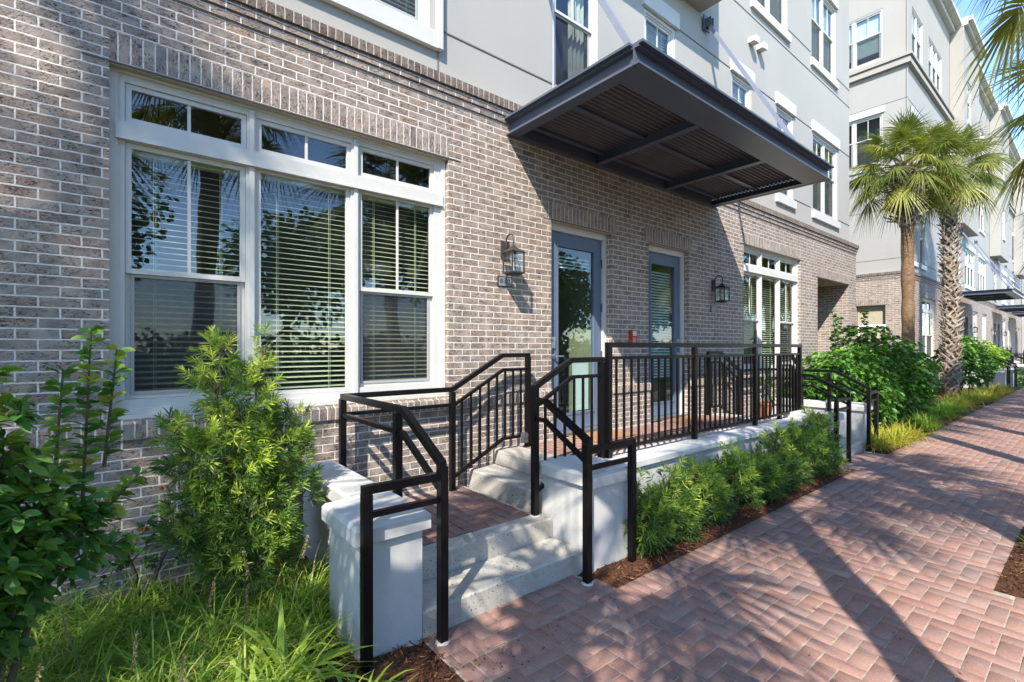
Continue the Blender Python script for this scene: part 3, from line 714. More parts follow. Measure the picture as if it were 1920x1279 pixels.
# ------------------------------------------------------------------ lamps, plates, alarm
def wall_lamp(x, label, z=2.66, dx=0, big=1.0, mt='lantern'):
    t = empty('wall_lamp', (x, -.002, z), label, 'wall lamp', 'wall lanterns beside the doors')
    k = big; B = lambda a, b, c, d, e, f, m: m.box(x + a * k, x + b * k, c * k, d * k, z + e * k, z + f * k)
    m = MB(); B(-.055, .055, -.022, -.002, -.02, .17, m); m.build('backplate', mt, t)
    m = MB(); pts = []
    for i in range(15):
        a = R(200 - i * 20); pts.append((x, -.105 * k - .075 * k * math.cos(a + R(90) * 0) * -1, z + .18 * k + .075 * k * math.sin(a)))
    pts = [(x, -.02 * k, z + .05 * k)] + [(x, (-.10 + .07 * math.cos(R(q))) * k, z + (.16 + .075 * math.sin(R(q))) * k) for q in range(-20, 215, 18)] + [(x, -.16 * k, z + .105 * k)]
    m.tube(pts, .0085 * k, 8); m.build('scroll_arm', mt, t, True)
    L = MB(); cy = -.165
    def fr(z0, z1, r0, r1):
        a = [(x - r0 * k, (cy - r0) * k, z + z0 * k), (x + r0 * k, (cy - r0) * k, z + z0 * k), (x + r0 * k, (cy + r0) * k, z + z0 * k), (x - r0 * k, (cy + r0) * k, z + z0 * k)]
        b = [(x - r1 * k, (cy - r1) * k, z + z1 * k), (x + r1 * k, (cy - r1) * k, z + z1 * k), (x + r1 * k, (cy + r1) * k, z + z1 * k), (x - r1 * k, (cy + r1) * k, z + z1 * k)]
        for i in range(4): j = (i + 1) % 4; L.quad([a[i], a[j], b[j], b[i]])
        L.quad(b); L.quad(a[::-1])
    fr(.075, .10, .03, .012); fr(.035, .075, .085, .03); fr(.022, .035, .095, .090); fr(-.205, -.190, .088, .088); fr(-.225, -.205, .05, .075)
    for sx in (-1, 1):
        for sy in (-1, 1):
            L.box(x + (sx * .080 - .006) * k, x + (sx * .080 + .006) * k, (cy + sy * .080 - .006) * k, (cy + sy * .080 + .006) * k, z - .19 * k, z + .022 * k)
    L.build('lantern_cage', mt, t)
    g = MB(); r = .076
    for (ax, ay, bx, by2) in ((-r, -r, r, -r), (r, -r, r, r), (r, r, -r, r), (-r, r, -r, -r)):
        g.quad([(x + ax * k, (cy + ay) * k, z - .188 * k), (x + bx * k, (cy + by2) * k, z - .188 * k), (x + bx * k, (cy + by2) * k, z + .02 * k), (x + ax * k, (cy + ay) * k, z + .02 * k)])
    g.build('lantern_glass', 'lampglass', t)
    c = MB(); c.tube([(x, cy * k, z - .19 * k), (x, cy * k, z - .08 * k)], .012 * k, 8); c.build('candle', 'trim', t)
    return t
wall_lamp(3.30, 'weathered bronze lantern on sunlit brick between the big window and first door', 2.72)
wall_lamp(7.82, 'black lantern on shaded brick left of the far ground floor window', 2.69, mt='black')

def text_mesh(name, txt, size, mat, parent, loc, ext=.0015):
    c = bpy.data.curves.new(name, 'FONT'); c.body = txt; c.size = size; c.extrude = ext; c.align_x = 'CENTER'; c.align_y = 'CENTER'
    o = bpy.data.objects.new(name, c); COL.objects.link(o)
    me = bpy.data.meshes.new_from_object(o); bpy.data.objects.remove(o)
    me.materials.clear(); me.materials.append(M[mat])
    q = bpy.data.objects.new(name, me); COL.objects.link(q); q.parent = parent
    q.rotation_euler = (R(90), 0, 0); q.location = Vector(loc) - org(parent); return q
def plate_sign(x, z, label, txt):
    t = empty('number_plate', (x, -.001, z), label, 'number plate', 'number plates below the lanterns')
    m = MB(); m.bbox(x - .095, x + .095, -.012, -.001, z - .052, z + .052, .002); m.build('plate', 'plate', t)
    m = MB(); m.plate(x - .100, x + .100, z - .057, z + .057, [(x - .093, x + .093, z - .050, z + .050)], -.015, .013); m.build('plate_frame', 'black', t)
    if txt: text_mesh('lettering', txt, .070, 'dark', t, (x, -.0135, z))
    return t
plate_sign(3.30, 2.445, 'blue grey unit number plate partly in the shadow of the bronze lantern', 'B102')
plate_sign(7.83, 2.37, 'faint unit number plate under the black lantern', None)
t = empty('fire_alarm', (5.575, -.001, 1.83), 'red fire alarm strobe on the brick between the two blue doors', 'alarm')
m = MB(); m.bbox(5.515, 5.635, -.05, -.001, 1.74, 1.955, .008); m.build('housing', 'red', t)
m = MB(); m.bbox(5.54, 5.61, -.066, -.0505, 1.875, 1.94, .004)
m.build('strobe', 'clear', t)
m = MB()
for k in range(5): m.box(5.545, 5.605, -.0525, -.0505, 1.765 + k * .018, 1.772 + k * .018)
m.build('sounder_grille', 'clear', t)

# ------------------------------------------------------------------ stoop, steps, piers, low walls
def stoop_unit(dx):
    """entrance platform shared by two doors; returns its things so the row can be copied"""
    out = []; far = dx > 0
    W = 'near' if not far else 'far'
    # platform
    t = empty('stoop', (5.4 + dx, -.5, 0), 'raised brick paved platform in front of the two blue doors', 'stoop'); out.append(t)
    mb = MB(); mb.box(3.10 + dx, 7.74 + dx, -1.23, -.031, 0, .598); mb.build('platform_base', 'mortar', t)
    pavers('brick_paving', herring(3.43 + dx, 7.45 + dx, -1.14, -.10), .61, parent=t, lo=.013, gap=.009, wobble=.0008)
    mb = MB(); mb.bbox(3.095 + dx, 3.42 + dx, -1.2, -.04, .465, .612, .012); mb.build('top_step', 'concrete', t)
    mb = MB(); mb.bbox(7.46 + dx, 7.76 + dx, -1.2, -.04, .465, .612, .012); mb.build('top_step', 'concrete', t)
    # two side flights with their landings, front steps
    for side in (0, 1):
        c = 5.43 + dx; mx = (lambda x: x + dx) if side == 0 else (lambda x: 2 * 5.43 + dx - x)
        def bx(m, a, b_, *r, bev=.0):
            p, q = sorted((mx(a), mx(b_)))
            (m.bbox(p, q, *r, bev) if bev else m.box(p, q, *r))
        t = empty('concrete_steps', (mx(2.05), -1.0, 0), ('concrete steps and brick landing left of the stoop, nearest the viewer' if side == 0 else 'concrete steps and landing at the far right end of the stoop'), 'steps'); out.append(t)
        m = MB(); bx(m, 1.45, 2.70, -1.20, -.031, 0, .297); m.build('landing_base', 'mortar', t)
        p, q = sorted((mx(1.47), mx(2.66))); pavers('brick_paving', herring(p, q, -1.195, -.12, oy=.03), .31, parent=t, lo=.013, gap=.009, wobble=.0008)
        m = MB(); bx(m, 1.365, 2.735, -1.37, -1.20, .02, .312, bev=.014); m.build('step', 'concrete', t)
        m = MB(); bx(m, 1.365, 2.735, -1.71, -1.371, -.02, .156, bev=.014); m.build('step', 'concrete', t)
        m = MB(); bx(m, 2.765, 3.094, -1.235, -.09, .25, .462, bev=.014); m.build('step', 'concrete', t)
        # outer pier with its return wall
        t = empty('pier', (mx(1.17), -1.48, 0), ('white stucco pier with low side wall left of the near steps, largest in view' if side == 0 else 'white stucco pier right of the far steps'), 'pier', 'white stucco piers at the steps'); out.append(t)
        m = MB(); bx(m, .985, 1.36, -1.715, -1.235, -.05, .655); m.build('shaft', 'pier', t)
        m = MB(); bx(m, .948, 1.398, -1.752, -1.20, .655, .755, bev=.022); m.build('pier_cap', 'cap', t)
        m = MB(); bx(m, 1.155, 1.358, -1.199, -.06, -.05, .653); m.build('side_wall', 'pier', t)
        m = MB(); bx(m, 1.115, 1.397, -1.1995, -.085, .655, .7545, bev=.020); m.build('wall_cap', 'cap', t)
        # inner pier
        t = empty('pier', (mx(2.96), -1.58, 0), ('white stucco pier between the near steps and the low hedge' if side == 0 else 'white stucco pier between the low hedge and the far steps'), 'pier', 'white stucco piers at the steps'); out.append(t)
        m = MB(); bx(m, 2.745, 3.185, -1.80, -1.24, -.05, .655); m.build('shaft', 'pier', t)
        m = MB(); bx(m, 2.705, 3.222, -1.838, -1.203, .655, .755, bev=.022); m.build('pier_cap', 'cap', t)
    t = empty('low_wall', (5.4 + dx, -1.36, 0), 'long low white stucco wall carrying the black railing behind the hedge', 'wall'); out.append(t)
    m = MB(); m.box(3.187 + dx, 7.673 + dx, -1.47, -1.24, -.05, .598); m.build('shaft', 'pier', t)
    m = MB(); m.bbox(3.224 + dx, 7.636 + dx, -1.51, -1.145, .60, .668, .016); m.build('wall_cap', 'cap', t)
    return out

PW = .050
def rail_thing(loc, label, group='black steel railings at the stoops'): return empty('railing', loc, label, 'railing', group)
def post(t, x, y, z0, z1, w=PW, foot=False):
    m = MB(); m.bbox(x - w / 2, x + w / 2, y - w / 2, y + w / 2, z0, z1, .003); o = m.build('post', 'rail', t)
    if foot: m = MB(); m.tube([(x, y, z0 - .01), (x, y, z0 + .009)], [.048, .040], 12); m.build('grout_collar', 'grout', o)
    return o
def bar(t, name, pts, w=.044, h=None): m = MB(); m.sweep(pts, w, h or w); return m.build(name, 'rail', t)
def lerp_path(pts, x, k=0):
    for a, b in zip(pts, pts[1:]):
        if min(a[k], b[k]) - 1e-6 <= x <= max(a[k], b[k]) + 1e-6 and abs(a[k] - b[k]) > 1e-6:
            f = (x - a[k]) / (b[k] - a[k]); return [a[i] + (b[i] - a[i]) * f for i in range(3)]
def balusters(t, lo, hi, xs, k=0):
    for x in xs:
        a, b = lerp_path(lo, x, k), lerp_path(hi, x, k)
        if a and b: m = MB(); m.box(a[0] - .0095, a[0] + .0095, a[1] - .0095, a[1] + .0095, a[2] + .008, b[2] - .008); m.build('baluster', 'rail', t)

def rails_unit(dx):
    out = []
    for side in (0, 1):
        c = 2 * 5.43 + dx; S = (lambda x: x + dx) if side == 0 else (lambda x: c - x)
        # handrail on the outer side of the front steps, returning along the wall up to the stoop
        t = rail_thing((S(1.43), -1.2, 0), 'black handrail from the nearest pier back along the brick wall up to the stoop' if side == 0 else 'black handrail on the far side of the far steps, beside the lush bush'); out.append(t)
        post(t, S(.99), -1.80, -.03, .942, foot=False); post(t, S(1.44), -1.81, 0, 1.02, foot=True)
        post(t, S(1.43), -1.24, .31, 1.27); post(t, S(1.43), -.20, .31, 1.28); post(t, S(2.50), -.20, .31, 1.275); post(t, S(3.50), -.17, .61, 1.605)
        bar(t, 'end_loop', [(S(.965), -1.80, .965), (S(1.42), -1.805, .965)]); bar(t, 'end_loop', [(S(1.01), -1.80, .83), (S(1.42), -1.805, .83)], .032)
        bar(t, 'top_rail', [(S(1.43), -1.815, .98), (S(1.43), -1.815, 1.04), (S(1.43), -1.33, 1.30), (S(1.43), -.20, 1.30)])
        bar(t, 'middle_rail', [(S(1.43), -1.79, .895), (S(1.43), -1.32, 1.145), (S(1.43), -.22, 1.145)], .032)
        bar(t, 'top_rail', [(S(1.45), -.20, 1.30), (S(2.50), -.20, 1.30), (S(3.13), -.18, 1.625), (S(3.52), -.17, 1.625)])
        bar(t, 'middle_rail', [(S(1.45), -.20, 1.15), (S(2.48), -.20, 1.15)], .032)
        hi = [(S(2.52), -.20, 1.145), (S(3.14), -.18, 1.470), (S(3.48), -.17, 1.470)]; lo = [(S(2.52), -.20, .44), (S(3.14), -.18, .735), (S(3.48), -.17, .735)]
        bar(t, 'middle_rail', hi, .030); bar(t, 'bottom_rail', lo, .030)
        balusters(t, lo, hi, [S(2.50 + .112 * k) for k in range(1, 9)])
        if side == 0: m = MB(); m.tube([(S(3.40), -.205, .75), (S(3.40), -.255, .75)], .035, 10); m.box(S(3.365), S(3.435), -.25, -.205, .67, .75); m.build('lock_box', 'hinge', t)
        # inner handrail at the front steps and the sloping guard up to the stoop
        t = rail_thing((S(2.65), -1.5, 0), 'black handrail with end loop in front of the second pier, sloping up to the stoop' if side == 0 else 'black handrail with end loop at the near side of the far steps'); out.append(t)
        post(t, S(3.13), -1.87, -.02, .942); post(t, S(2.61), -1.87, 0, 1.01, foot=True); post(t, S(2.655), -1.245, .31, 1.385, foot=(side == 0)); post(t, S(3.475), -1.255, .668, 1.575)
        bar(t, 'end_loop', [(S(3.155), -1.87, .965), (S(2.63), -1.87, .965)]); bar(t, 'end_loop', [(S(3.11), -1.87, .83), (S(2.63), -1.87, .83)], .032)
        bar(t, 'top_rail', [(S(2.615), -1.875, .98), (S(2.62), -1.87, 1.03), (S(2.645), -1.38, 1.275), (S(2.655), -1.245, 1.275)])
        bar(t, 'middle_rail', [(S(2.615), -1.85, .88), (S(2.645), -1.38, 1.12), (S(2.655), -1.27, 1.12)], .032)
        bar(t, 'top_rail', [(S(2.64), -1.245, 1.375), (S(3.08), -1.25, 1.598), (S(3.50), -1.255, 1.598)])
        hi = [(S(2.675), -1.245, 1.225), (S(3.09), -1.25, 1.447), (S(3.455), -1.255, 1.447)]; lo = [(S(2.675), -1.245, .51), (S(3.09), -1.25, .745), (S(3.455), -1.255, .745)]
        bar(t, 'middle_rail', hi, .030); bar(t, 'bottom_rail', lo, .030)
        balusters(t, lo, hi, [S(2.655 + .115 * k) for k in range(1, 7)])
    t = rail_thing((5.8 + dx, -1.28, .6), 'long straight black balustrade on the low white wall in front of the doors'); out.append(t)
    X = [3.545, 5.045, 6.545, 8.035]
    for x in X: post(t, x + dx, -1.285, .60 if x > 7.7 else .668, 1.72)
    bar(t, 'top_rail', [(X[0] - .028 + dx, -1.285, 1.735), (X[3] + .028 + dx, -1.285, 1.735)], .046)
    for a, b in zip(X, X[1:]):
        lo = [(a + .02 + dx, -1.285, .745), (b - .02 + dx, -1.285, .745)]; hi = [(a + .02 + dx, -1.285, 1.61), (b - .02 + dx, -1.285, 1.61)]
        bar(t, 'middle_rail', hi, .030); bar(t, 'bottom_rail', lo, .030)
        balusters(t, lo, hi, [a + dx + (b - a) * k / 13 for k in range(1, 13)])
    return out

NEAR = stoop_unit(0) + rails_unit(0)
LAB = {26.4: 'beside the distant second canopy', 38.2: 'far down the street beyond the golden grasses'}
for dx in (26.4, 38.2):
    n = 0
    for o in NEAR:
        c = copy_tree(o, None, (dx, 0, 0)); kind = o['category']; n += 1
        side = 'left' if o.location.x < 5.4 else 'right'
        c['label'] = f"{'distant' if dx < 30 else 'farthest'} {kind} at the {side} of the stoop {LAB[dx]}"
        if kind in ('stoop', 'steps', 'wall'): c['group'] = 'distant stoops along the street'
        fa = 'distant' if dx < 30 else 'farthest'
        if kind == 'pier': c['label'] = f"{fa} white pier at the {side}, {'outer' if abs(o.location.x - 5.43) > 3 else 'inner'} side of its steps"
        if kind == 'railing': c['label'] = f"{fa} black railing {'along the low wall' if 5.6 < o.location.x < 6 else side + ' of its stoop, ' + ('outer' if abs(o.location.x - 5.43) > 3.5 else 'inner') + ' side of the steps'}"
for o in NEAR: o['label'] = o['label']

for x, y, l in ((4.62, -.30, 'tan doormat at the foot of the first blue door'), (6.60, -.30, 'tan doormat at the foot of the second blue door')):
    m = MB(); m.bbox(x - .38, x + .38, y - .22, y + .22, .613, .628, .006); tag(m.build('doormat', 'mat'), l, 'doormat', 'doormats on the stoop')

# ------------------------------------------------------------------ plants
def wood(mb, base, tips, r0=.012, r1=.004, n=5, sag=.0):
    for tp in tips:
        a, b = Vector(base), Vector(tp); m = a.lerp(b, .5) + Vector((random.uniform(-.04, .04), random.uniform(-.04, .04), -sag)) * (b - a).length
        mb.tube([a, m, b], [r0, (r0 + r1) / 2, r1], n)
def needles(P, D, k=18, L=.06, W=.0085, tone=None, spread=.95):
    """bottle-brush sprigs of narrow leaves (podocarpus)"""
    n = len(P); Pk = np.repeat(P, k, 0); Dk = np.repeat(unit(D), k, 0)
    f = np.tile(np.arange(k) / k, n)[:, None]
    r = rdir(n * k); r = unit(r - (r * Dk).sum(1, keepdims=True) * Dk)
    d = unit(r * spread * (1.15 - .75 * f) + Dk * (.35 + .9 * f))
    V, Q, m = ribbon(Pk + Dk * f * L * 1.15, d, np.cross(d, rdir(n * k)), L * rng.uniform(.7, 1.15, n * k), W, (0, .35, .75, 1), (.5, 1, .8, .05), .18)
    return V, Q, np.repeat(np.clip(np.repeat(tone, k) + rng.normal(0, .05, n * k), 0, 1), m)
def cloud(blobs, n, hollow=.45):
    """sprig positions near the surface of several ellipsoids"""
    w = np.array([b[3] * b[3] for b in blobs]); k = rng.choice(len(blobs), n, p=w / w.sum()); B = np.array(blobs)[k]
    d = rdir(n); r = (hollow + (1 - hollow) * rng.uniform(0, 1, n) ** .6)[:, None]
    P = B[:, :3] + d * r * np.stack([B[:, 3], B[:, 3], B[:, 4]], 1); return P, d, k
def shrub_podo(name, blobs, n, L=.062, W=.009, k=18, tops=.75, label='', cat='shrub', group=None, origin=(0, 0, 0)):
    P, d, kk = cloud(blobs, n); zz = P[:, 2]; zr = (zz - zz.min()) / (np.ptp(zz) + 1e-6)
    D = unit(d + np.array([0, 0, .75]))
    out = np.linalg.norm(d, axis=1)
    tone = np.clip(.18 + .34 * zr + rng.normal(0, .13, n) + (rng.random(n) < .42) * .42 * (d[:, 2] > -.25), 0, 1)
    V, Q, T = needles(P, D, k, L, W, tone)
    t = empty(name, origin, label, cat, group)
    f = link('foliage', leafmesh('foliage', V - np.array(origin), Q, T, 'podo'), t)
    m = MB(); c = Vector((origin[0], origin[1], 0)); sel = rng.choice(n, min(n, 46), replace=False)
    for b in blobs:
        tp = Vector(b[:3]); m.tube([c + Vector((random.uniform(-.05, .05), random.uniform(-.05, .05), -.02)), c.lerp(tp, .5) + Vector((0, 0, .04)), tp], [.012, .009, .006], 6)
        for s in range(6):
            q = tp + Vector(rdir(1)[0]) * b[3] * .8; m.tube([tp - Vector((0, 0, b[4] * .4)), tp.lerp(q, .6), q], [.006, .004, .003], 5)
    m.build('branch', 'stem', t); return t
def leaves(P, D, L, W, tone, mat='broad', droop=.25, fold=.16, up=1.2):
    V, Q, m = ribbon(P, D, rdir(len(P), up), L, W, (0, .12, .38, .70, .9, 1), (.06, .35, .95, 1, .5, .03), droop, fold)
    return V, Q, np.repeat(tone, m)
def shrub_leafy(name, blobs, n, L, W, per=6, label='', cat='shrub', group=None, origin=(0, 0, 0), mat='broad', bright=.25, hollow=.45, shoots=(), up=.8, base=.22):
    P, d, kk = cloud(blobs, n, hollow); zr = (P[:, 2] - P[:, 2].min()) / (np.ptp(P[:, 2]) + 1e-6)
    ax = unit(d + np.array([0, 0, up])); 
    if len(shoots):
        sp = []; sa = []
        for a, b, c in shoots:
            A, B_ = np.array(a), np.array(b); f = np.linspace(.15, 1, c)[:, None]; sp.append(A + (B_ - A) * f); sa.append(np.repeat(unit(B_ - A)[None], c, 0))
        P = np.concatenate([P] + sp); ax = np.concatenate([ax] + sa); zr = np.concatenate([zr, np.full(len(P) - len(zr), .8)])
    N_ = len(P); Pk = np.repeat(P, per, 0); A = np.repeat(ax, per, 0); j = np.tile(np.arange(per), N_)
    r = rdir(N_ * per); r = unit(r - (r * A).sum(1, keepdims=True) * A); D = unit(r + A * rng.uniform(.15, .9, (N_ * per, 1)))
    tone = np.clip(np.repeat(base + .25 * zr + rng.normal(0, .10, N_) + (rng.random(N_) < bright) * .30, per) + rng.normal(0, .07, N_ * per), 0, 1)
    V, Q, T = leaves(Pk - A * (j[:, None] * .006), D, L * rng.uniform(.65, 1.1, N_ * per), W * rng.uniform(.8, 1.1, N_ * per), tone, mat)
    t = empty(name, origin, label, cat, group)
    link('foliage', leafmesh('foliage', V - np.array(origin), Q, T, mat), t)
    m = MB(); c = Vector((origin[0], origin[1], -.02))
    for b in blobs:
        tp = Vector(b[:3]); m.tube([c, c.lerp(tp, .5) + Vector((random.uniform(-.05, .05), 0, .05)), tp], [.018, .013, .008], 6)
        for s in range(7):
            q = tp + Vector(rdir(1)[0]) * b[3] * .8; m.tube([tp - Vector((0, 0, b[4] * .5)), tp.lerp(q, .6), q], [.008, .005, .003], 5)
    for a, b, _ in shoots: m.tube([a, b], [.009, .004], 6)
    m.build('branch', 'stem', t); return t
def blades(P, L, W, tone, lean=.9, droop=.55, ts=(0, .25, .5, .75, 1), ws=(.7, 1, .85, .55, .04), out=None):
    n = len(P); a = rng.uniform(0, 2 * np.pi, n); h = np.stack([np.cos(a), np.sin(a), np.zeros(n)], 1)
    if out is not None: h = unit(h * .8 + out)
    ln = (lean * rng.uniform(.15, 1, n))[:, None]; D = unit(h * ln + np.array([0, 0, 1.]))
    V, Q, m = ribbon(P, D, h, L, W, ts, ws, droop * rng.uniform(.5, 1.3, n)); return V, Q, np.repeat(tone, m)
def tuft(name, x, y, n, L, W, tone, mat, label, cat='grass clump', group=None, r=.10, z=0, lean=1.0, droop=.55):
    P = np.zeros((n, 3)); a = rng.uniform(0, 6.283, n); rr = r * np.sqrt(rng.uniform(0, 1, n)); P[:, 0] = x + rr * np.cos(a); P[:, 1] = y + rr * np.sin(a); P[:, 2] = z
    V, Q, T = blades(P, L * rng.uniform(.6, 1.15, n), W * rng.uniform(.8, 1.1, n), np.clip(tone + rng.normal(0, .14, n), 0, 1), lean, droop)
    o = link(name, leafmesh(name, V - np.array([x, y, z]), Q, T, mat), None, (x, y, z)); return tag(o, label, cat, group)

# big soft podocarpus in front of the window
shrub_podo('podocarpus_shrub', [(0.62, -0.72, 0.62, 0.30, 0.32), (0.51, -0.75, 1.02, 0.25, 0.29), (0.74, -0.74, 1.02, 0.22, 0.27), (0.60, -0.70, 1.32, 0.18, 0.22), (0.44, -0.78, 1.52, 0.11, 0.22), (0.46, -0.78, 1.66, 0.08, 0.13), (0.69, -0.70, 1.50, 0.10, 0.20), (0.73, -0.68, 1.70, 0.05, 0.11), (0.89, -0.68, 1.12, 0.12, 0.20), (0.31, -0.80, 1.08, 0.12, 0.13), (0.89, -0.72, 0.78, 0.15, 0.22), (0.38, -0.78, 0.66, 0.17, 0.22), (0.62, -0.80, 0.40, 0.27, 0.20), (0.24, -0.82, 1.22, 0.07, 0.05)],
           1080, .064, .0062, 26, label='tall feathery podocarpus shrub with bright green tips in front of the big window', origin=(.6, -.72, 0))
# broad glossy shrub at the left edge
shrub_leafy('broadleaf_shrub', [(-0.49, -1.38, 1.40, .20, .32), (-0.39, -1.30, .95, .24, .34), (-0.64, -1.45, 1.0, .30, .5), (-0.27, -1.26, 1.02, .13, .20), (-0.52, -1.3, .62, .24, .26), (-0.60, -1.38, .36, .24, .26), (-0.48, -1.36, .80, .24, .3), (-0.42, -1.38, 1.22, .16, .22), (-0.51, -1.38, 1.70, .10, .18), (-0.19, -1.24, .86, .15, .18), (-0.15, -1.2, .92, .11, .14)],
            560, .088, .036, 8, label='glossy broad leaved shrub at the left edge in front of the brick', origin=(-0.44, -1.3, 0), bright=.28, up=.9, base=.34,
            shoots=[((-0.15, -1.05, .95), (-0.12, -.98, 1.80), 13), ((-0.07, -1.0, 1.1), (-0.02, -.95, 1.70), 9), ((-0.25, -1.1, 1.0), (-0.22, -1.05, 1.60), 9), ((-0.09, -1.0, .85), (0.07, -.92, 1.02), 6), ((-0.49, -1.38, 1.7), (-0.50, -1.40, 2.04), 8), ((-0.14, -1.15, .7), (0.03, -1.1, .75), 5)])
# small rose behind the grass
t = shrub_leafy('rose_bush', [(.02, -.30, .42, .22, .22), (.30, -.28, .50, .18, .25)], 70, .045, .026, 5, label='low dark rose bush with faded orange blooms against the brick base', origin=(.1, -.3, 0), base=.06, bright=.05)
bp = [(-.02, -.42, .66), (.20, -.40, .80), (.10, -.44, .58), (.36, -.38, .74), (-.12, -.40, .52)]
for p in bp:
    V, Q, m = ribbon(np.array([p] * 14, float), rdir(14, .4), rdir(14), .022, .016, (0, .5, 1), (.4, 1, .5), .2)
    link('bloom', leafmesh('bloom', V - np.array([.1, -.3, 0]), Q, np.repeat(rng.random(14), m), 'rose'), t)
# grass mass of the near bed
n = 15000; P = np.zeros((n, 3)); cl = rng.uniform(size=(230, 2)) * [2.4, 1.9] + [-1.35, -2.35]; cl[:, 1] += .25 * (cl[:, 0] < .2)
cl = cl[(cl[:, 0] < .86) | (cl[:, 1] > -1.15)]
k = rng.integers(0, len(cl), n); P[:, :2] = cl[k] + rng.normal(0, .035, (n, 2)); P[:, 0] = np.minimum(P[:, 0], .93)
P = P[(P[:, 1] > -2.5) & ~((P[:, 0] > .38) & (P[:, 1] < -1.38) & (rng.random(n) < .93))]; k = k[:len(P)]; n = len(P)
dist = np.hypot(P[:, 0], P[:, 1] + 4.25)
tn = np.clip(.54 + .16 * (P[:, 1] < -1.5) + rng.normal(0, .17, n) + (rng.random(n) < .05) * .45, 0, 1)
V, Q, T = blades(P, np.clip(.78 * rng.uniform(.45, 1.15, n), .1, .85), .0068 * rng.uniform(.6, 1.3, n), tn, 1.9, .85)
tag(link('grass', leafmesh('grass', V, Q, T, 'grass'), None), kind='stuff')
n = 1700; P = np.zeros((n, 3)); P[:, 0] = rng.uniform(-.75, .60, n) ; P[:, 1] = rng.uniform(-2.35, -1.35, n)
V2, Q2, T2 = blades(P, rng.uniform(.55, .92, n), .0095, np.clip(rng.normal(.74, .14, n), 0, 1), 1.7, 1.0)
tag(link('grass', leafmesh('grass', V2, Q2, T2, 'grass'), None), kind='stuff')
# seed heads among it
for i in range(9):
    x, y = [(.30, -1.25), (.02, -1.55), (-.30, -1.7), (.62, -1.15), (-.12, -1.35), (.15, -1.85), (.82, -.95), (.45, -1.55), (-.45, -1.45)][i]; h = random.uniform(.42, .56); dx, dy = random.uniform(-.12, .14), random.uniform(-.1, .1)
    m = MB(); m.tube([(x, y, 0), (x + dx * .4, y + dy * .4, h * .6), (x + dx, y + dy, h)], [.0022, .002, .0014], 4, 0)
    st = m.build('seed_head', 'stem', None); top = np.array([x + dx, y + dy, h]); q = 70
    Pq = top - np.linspace(0, .14, q)[:, None] * unit(np.array([[dx, dy, h]])); V, Q, mm = ribbon(Pq, rdir(q, .3), rdir(q), .011, .006, (0, .5, 1), (.4, 1, .3), .1)
    link('spikelet', leafmesh('spikelet', V, Q, np.repeat(rng.random(q), mm), 'seed'), st)
    tag(st, ['pale seed head rising from the middle of the near grass', 'tan seed head standing in the near grass', 'tan seed head at the lower left of the grass', 'thin seed head beside the podocarpus foot', 'seed head arching over the grass in shade', 'seed head in the sunlit grass at the bottom', 'seed head beside the nearest pier', 'seed head by the strap leaved lily', 'seed head at the far left of the grass'][i], 'seed head', 'seed heads in the near grass')
def lily(x, y, n, L, W, label, tone=.5, group='strap leaved lilies', r=.05, z=0): return tuft('lily_clump', x, y, n, L, W, tone, 'grass', label, 'lily', group, r, z, 1.5, .5)
lily(.64, -1.66, 44, .62, .036, 'strap leaved lily clump at the bottom beside the nearest pier', .68)
lily(.42, -1.90, 40, .56, .034, 'strap leaved lily clump at the very bottom edge of the near bed', .70)
lily(.86, -2.0, 16, .34, .024, 'small strap leaved lily in front of the nearest post', .5)
lily(.30, -1.62, 20, .40, .026, 'strap leaved lily half hidden in the near grass', .45)
# hedge of young podocarpus along the low wall
hx = [3.45, 3.95, 4.45, 4.98, 5.50, 6.02, 6.56, 7.08, 7.55]
hl = ['nearest podocarpus of the low hedge, beside the second pier', 'second hedge podocarpus from the near steps', 'third hedge podocarpus, yellow green at the tips', 'hedge podocarpus below the second railing post', 'middle podocarpus of the low hedge', 'hedge podocarpus just past the middle', 'hedge podocarpus below the third railing post', 'next to last podocarpus of the low hedge', 'last podocarpus of the hedge, against the far end loop']
for i, (x, l) in enumerate(zip(hx, hl)):
    h = [.60, .66, .62, .70, .66, .74, .76, .84, .90][i]; y = -1.74 + random.uniform(-.03, .03)
    bl = [(x + random.uniform(-.16, .16), y + random.uniform(-.12, .06), random.uniform(.14, h - .22), random.uniform(.13, .19), random.uniform(.13, .19)) for _ in range(7)] + [(x + random.uniform(-.12, .12), y, h - .14, .085, .17), (x + random.uniform(-.15, .15), y, h - .26, .10, .16), (x, y, .2, .26, .2)]
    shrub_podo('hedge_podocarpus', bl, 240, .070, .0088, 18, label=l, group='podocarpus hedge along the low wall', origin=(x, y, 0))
# lush bushes beyond the far steps
FB = 'lush bushes beyond the far steps'
shrub_leafy('lush_bush', [(10.9, -1.15, .75, .75, .65), (11.2, -1.0, 1.25, .7, .55), (10.5, -.85, 1.15, .55, .5), (11.5, -1.2, .8, .6, .6), (10.35, -.6, .9, .5, .5)], 1150, .115, .056, 6,
            label='lush green bush just beyond the far steps, nearest of the big bushes', group=FB, origin=(11, -1.0, 0), mat='fatsia', bright=.38, base=.10)
shrub_leafy('lush_bush', [(13.3, -.95, .9, 1.0, .85), (13.0, -.8, 1.6, .75, .65), (14.0, -1.0, 1.3, .8, .7), (12.7, -.9, 1.2, .6, .6)], 1200, .125, .060, 6,
            label='larger lush bush in front of the smooth palm trunk', group=FB, origin=(13.4, -.95, 0), mat='fatsia', bright=.26, base=.06,
            shoots=[((13.1, -.8, 1.8), (13.3, -.7, 2.55), 9), ((12.2, -.5, 1.5), (12.1, -.45, 2.5), 9), ((12.2, -.5, 2.0), (12.35, -.5, 2.35), 4)])
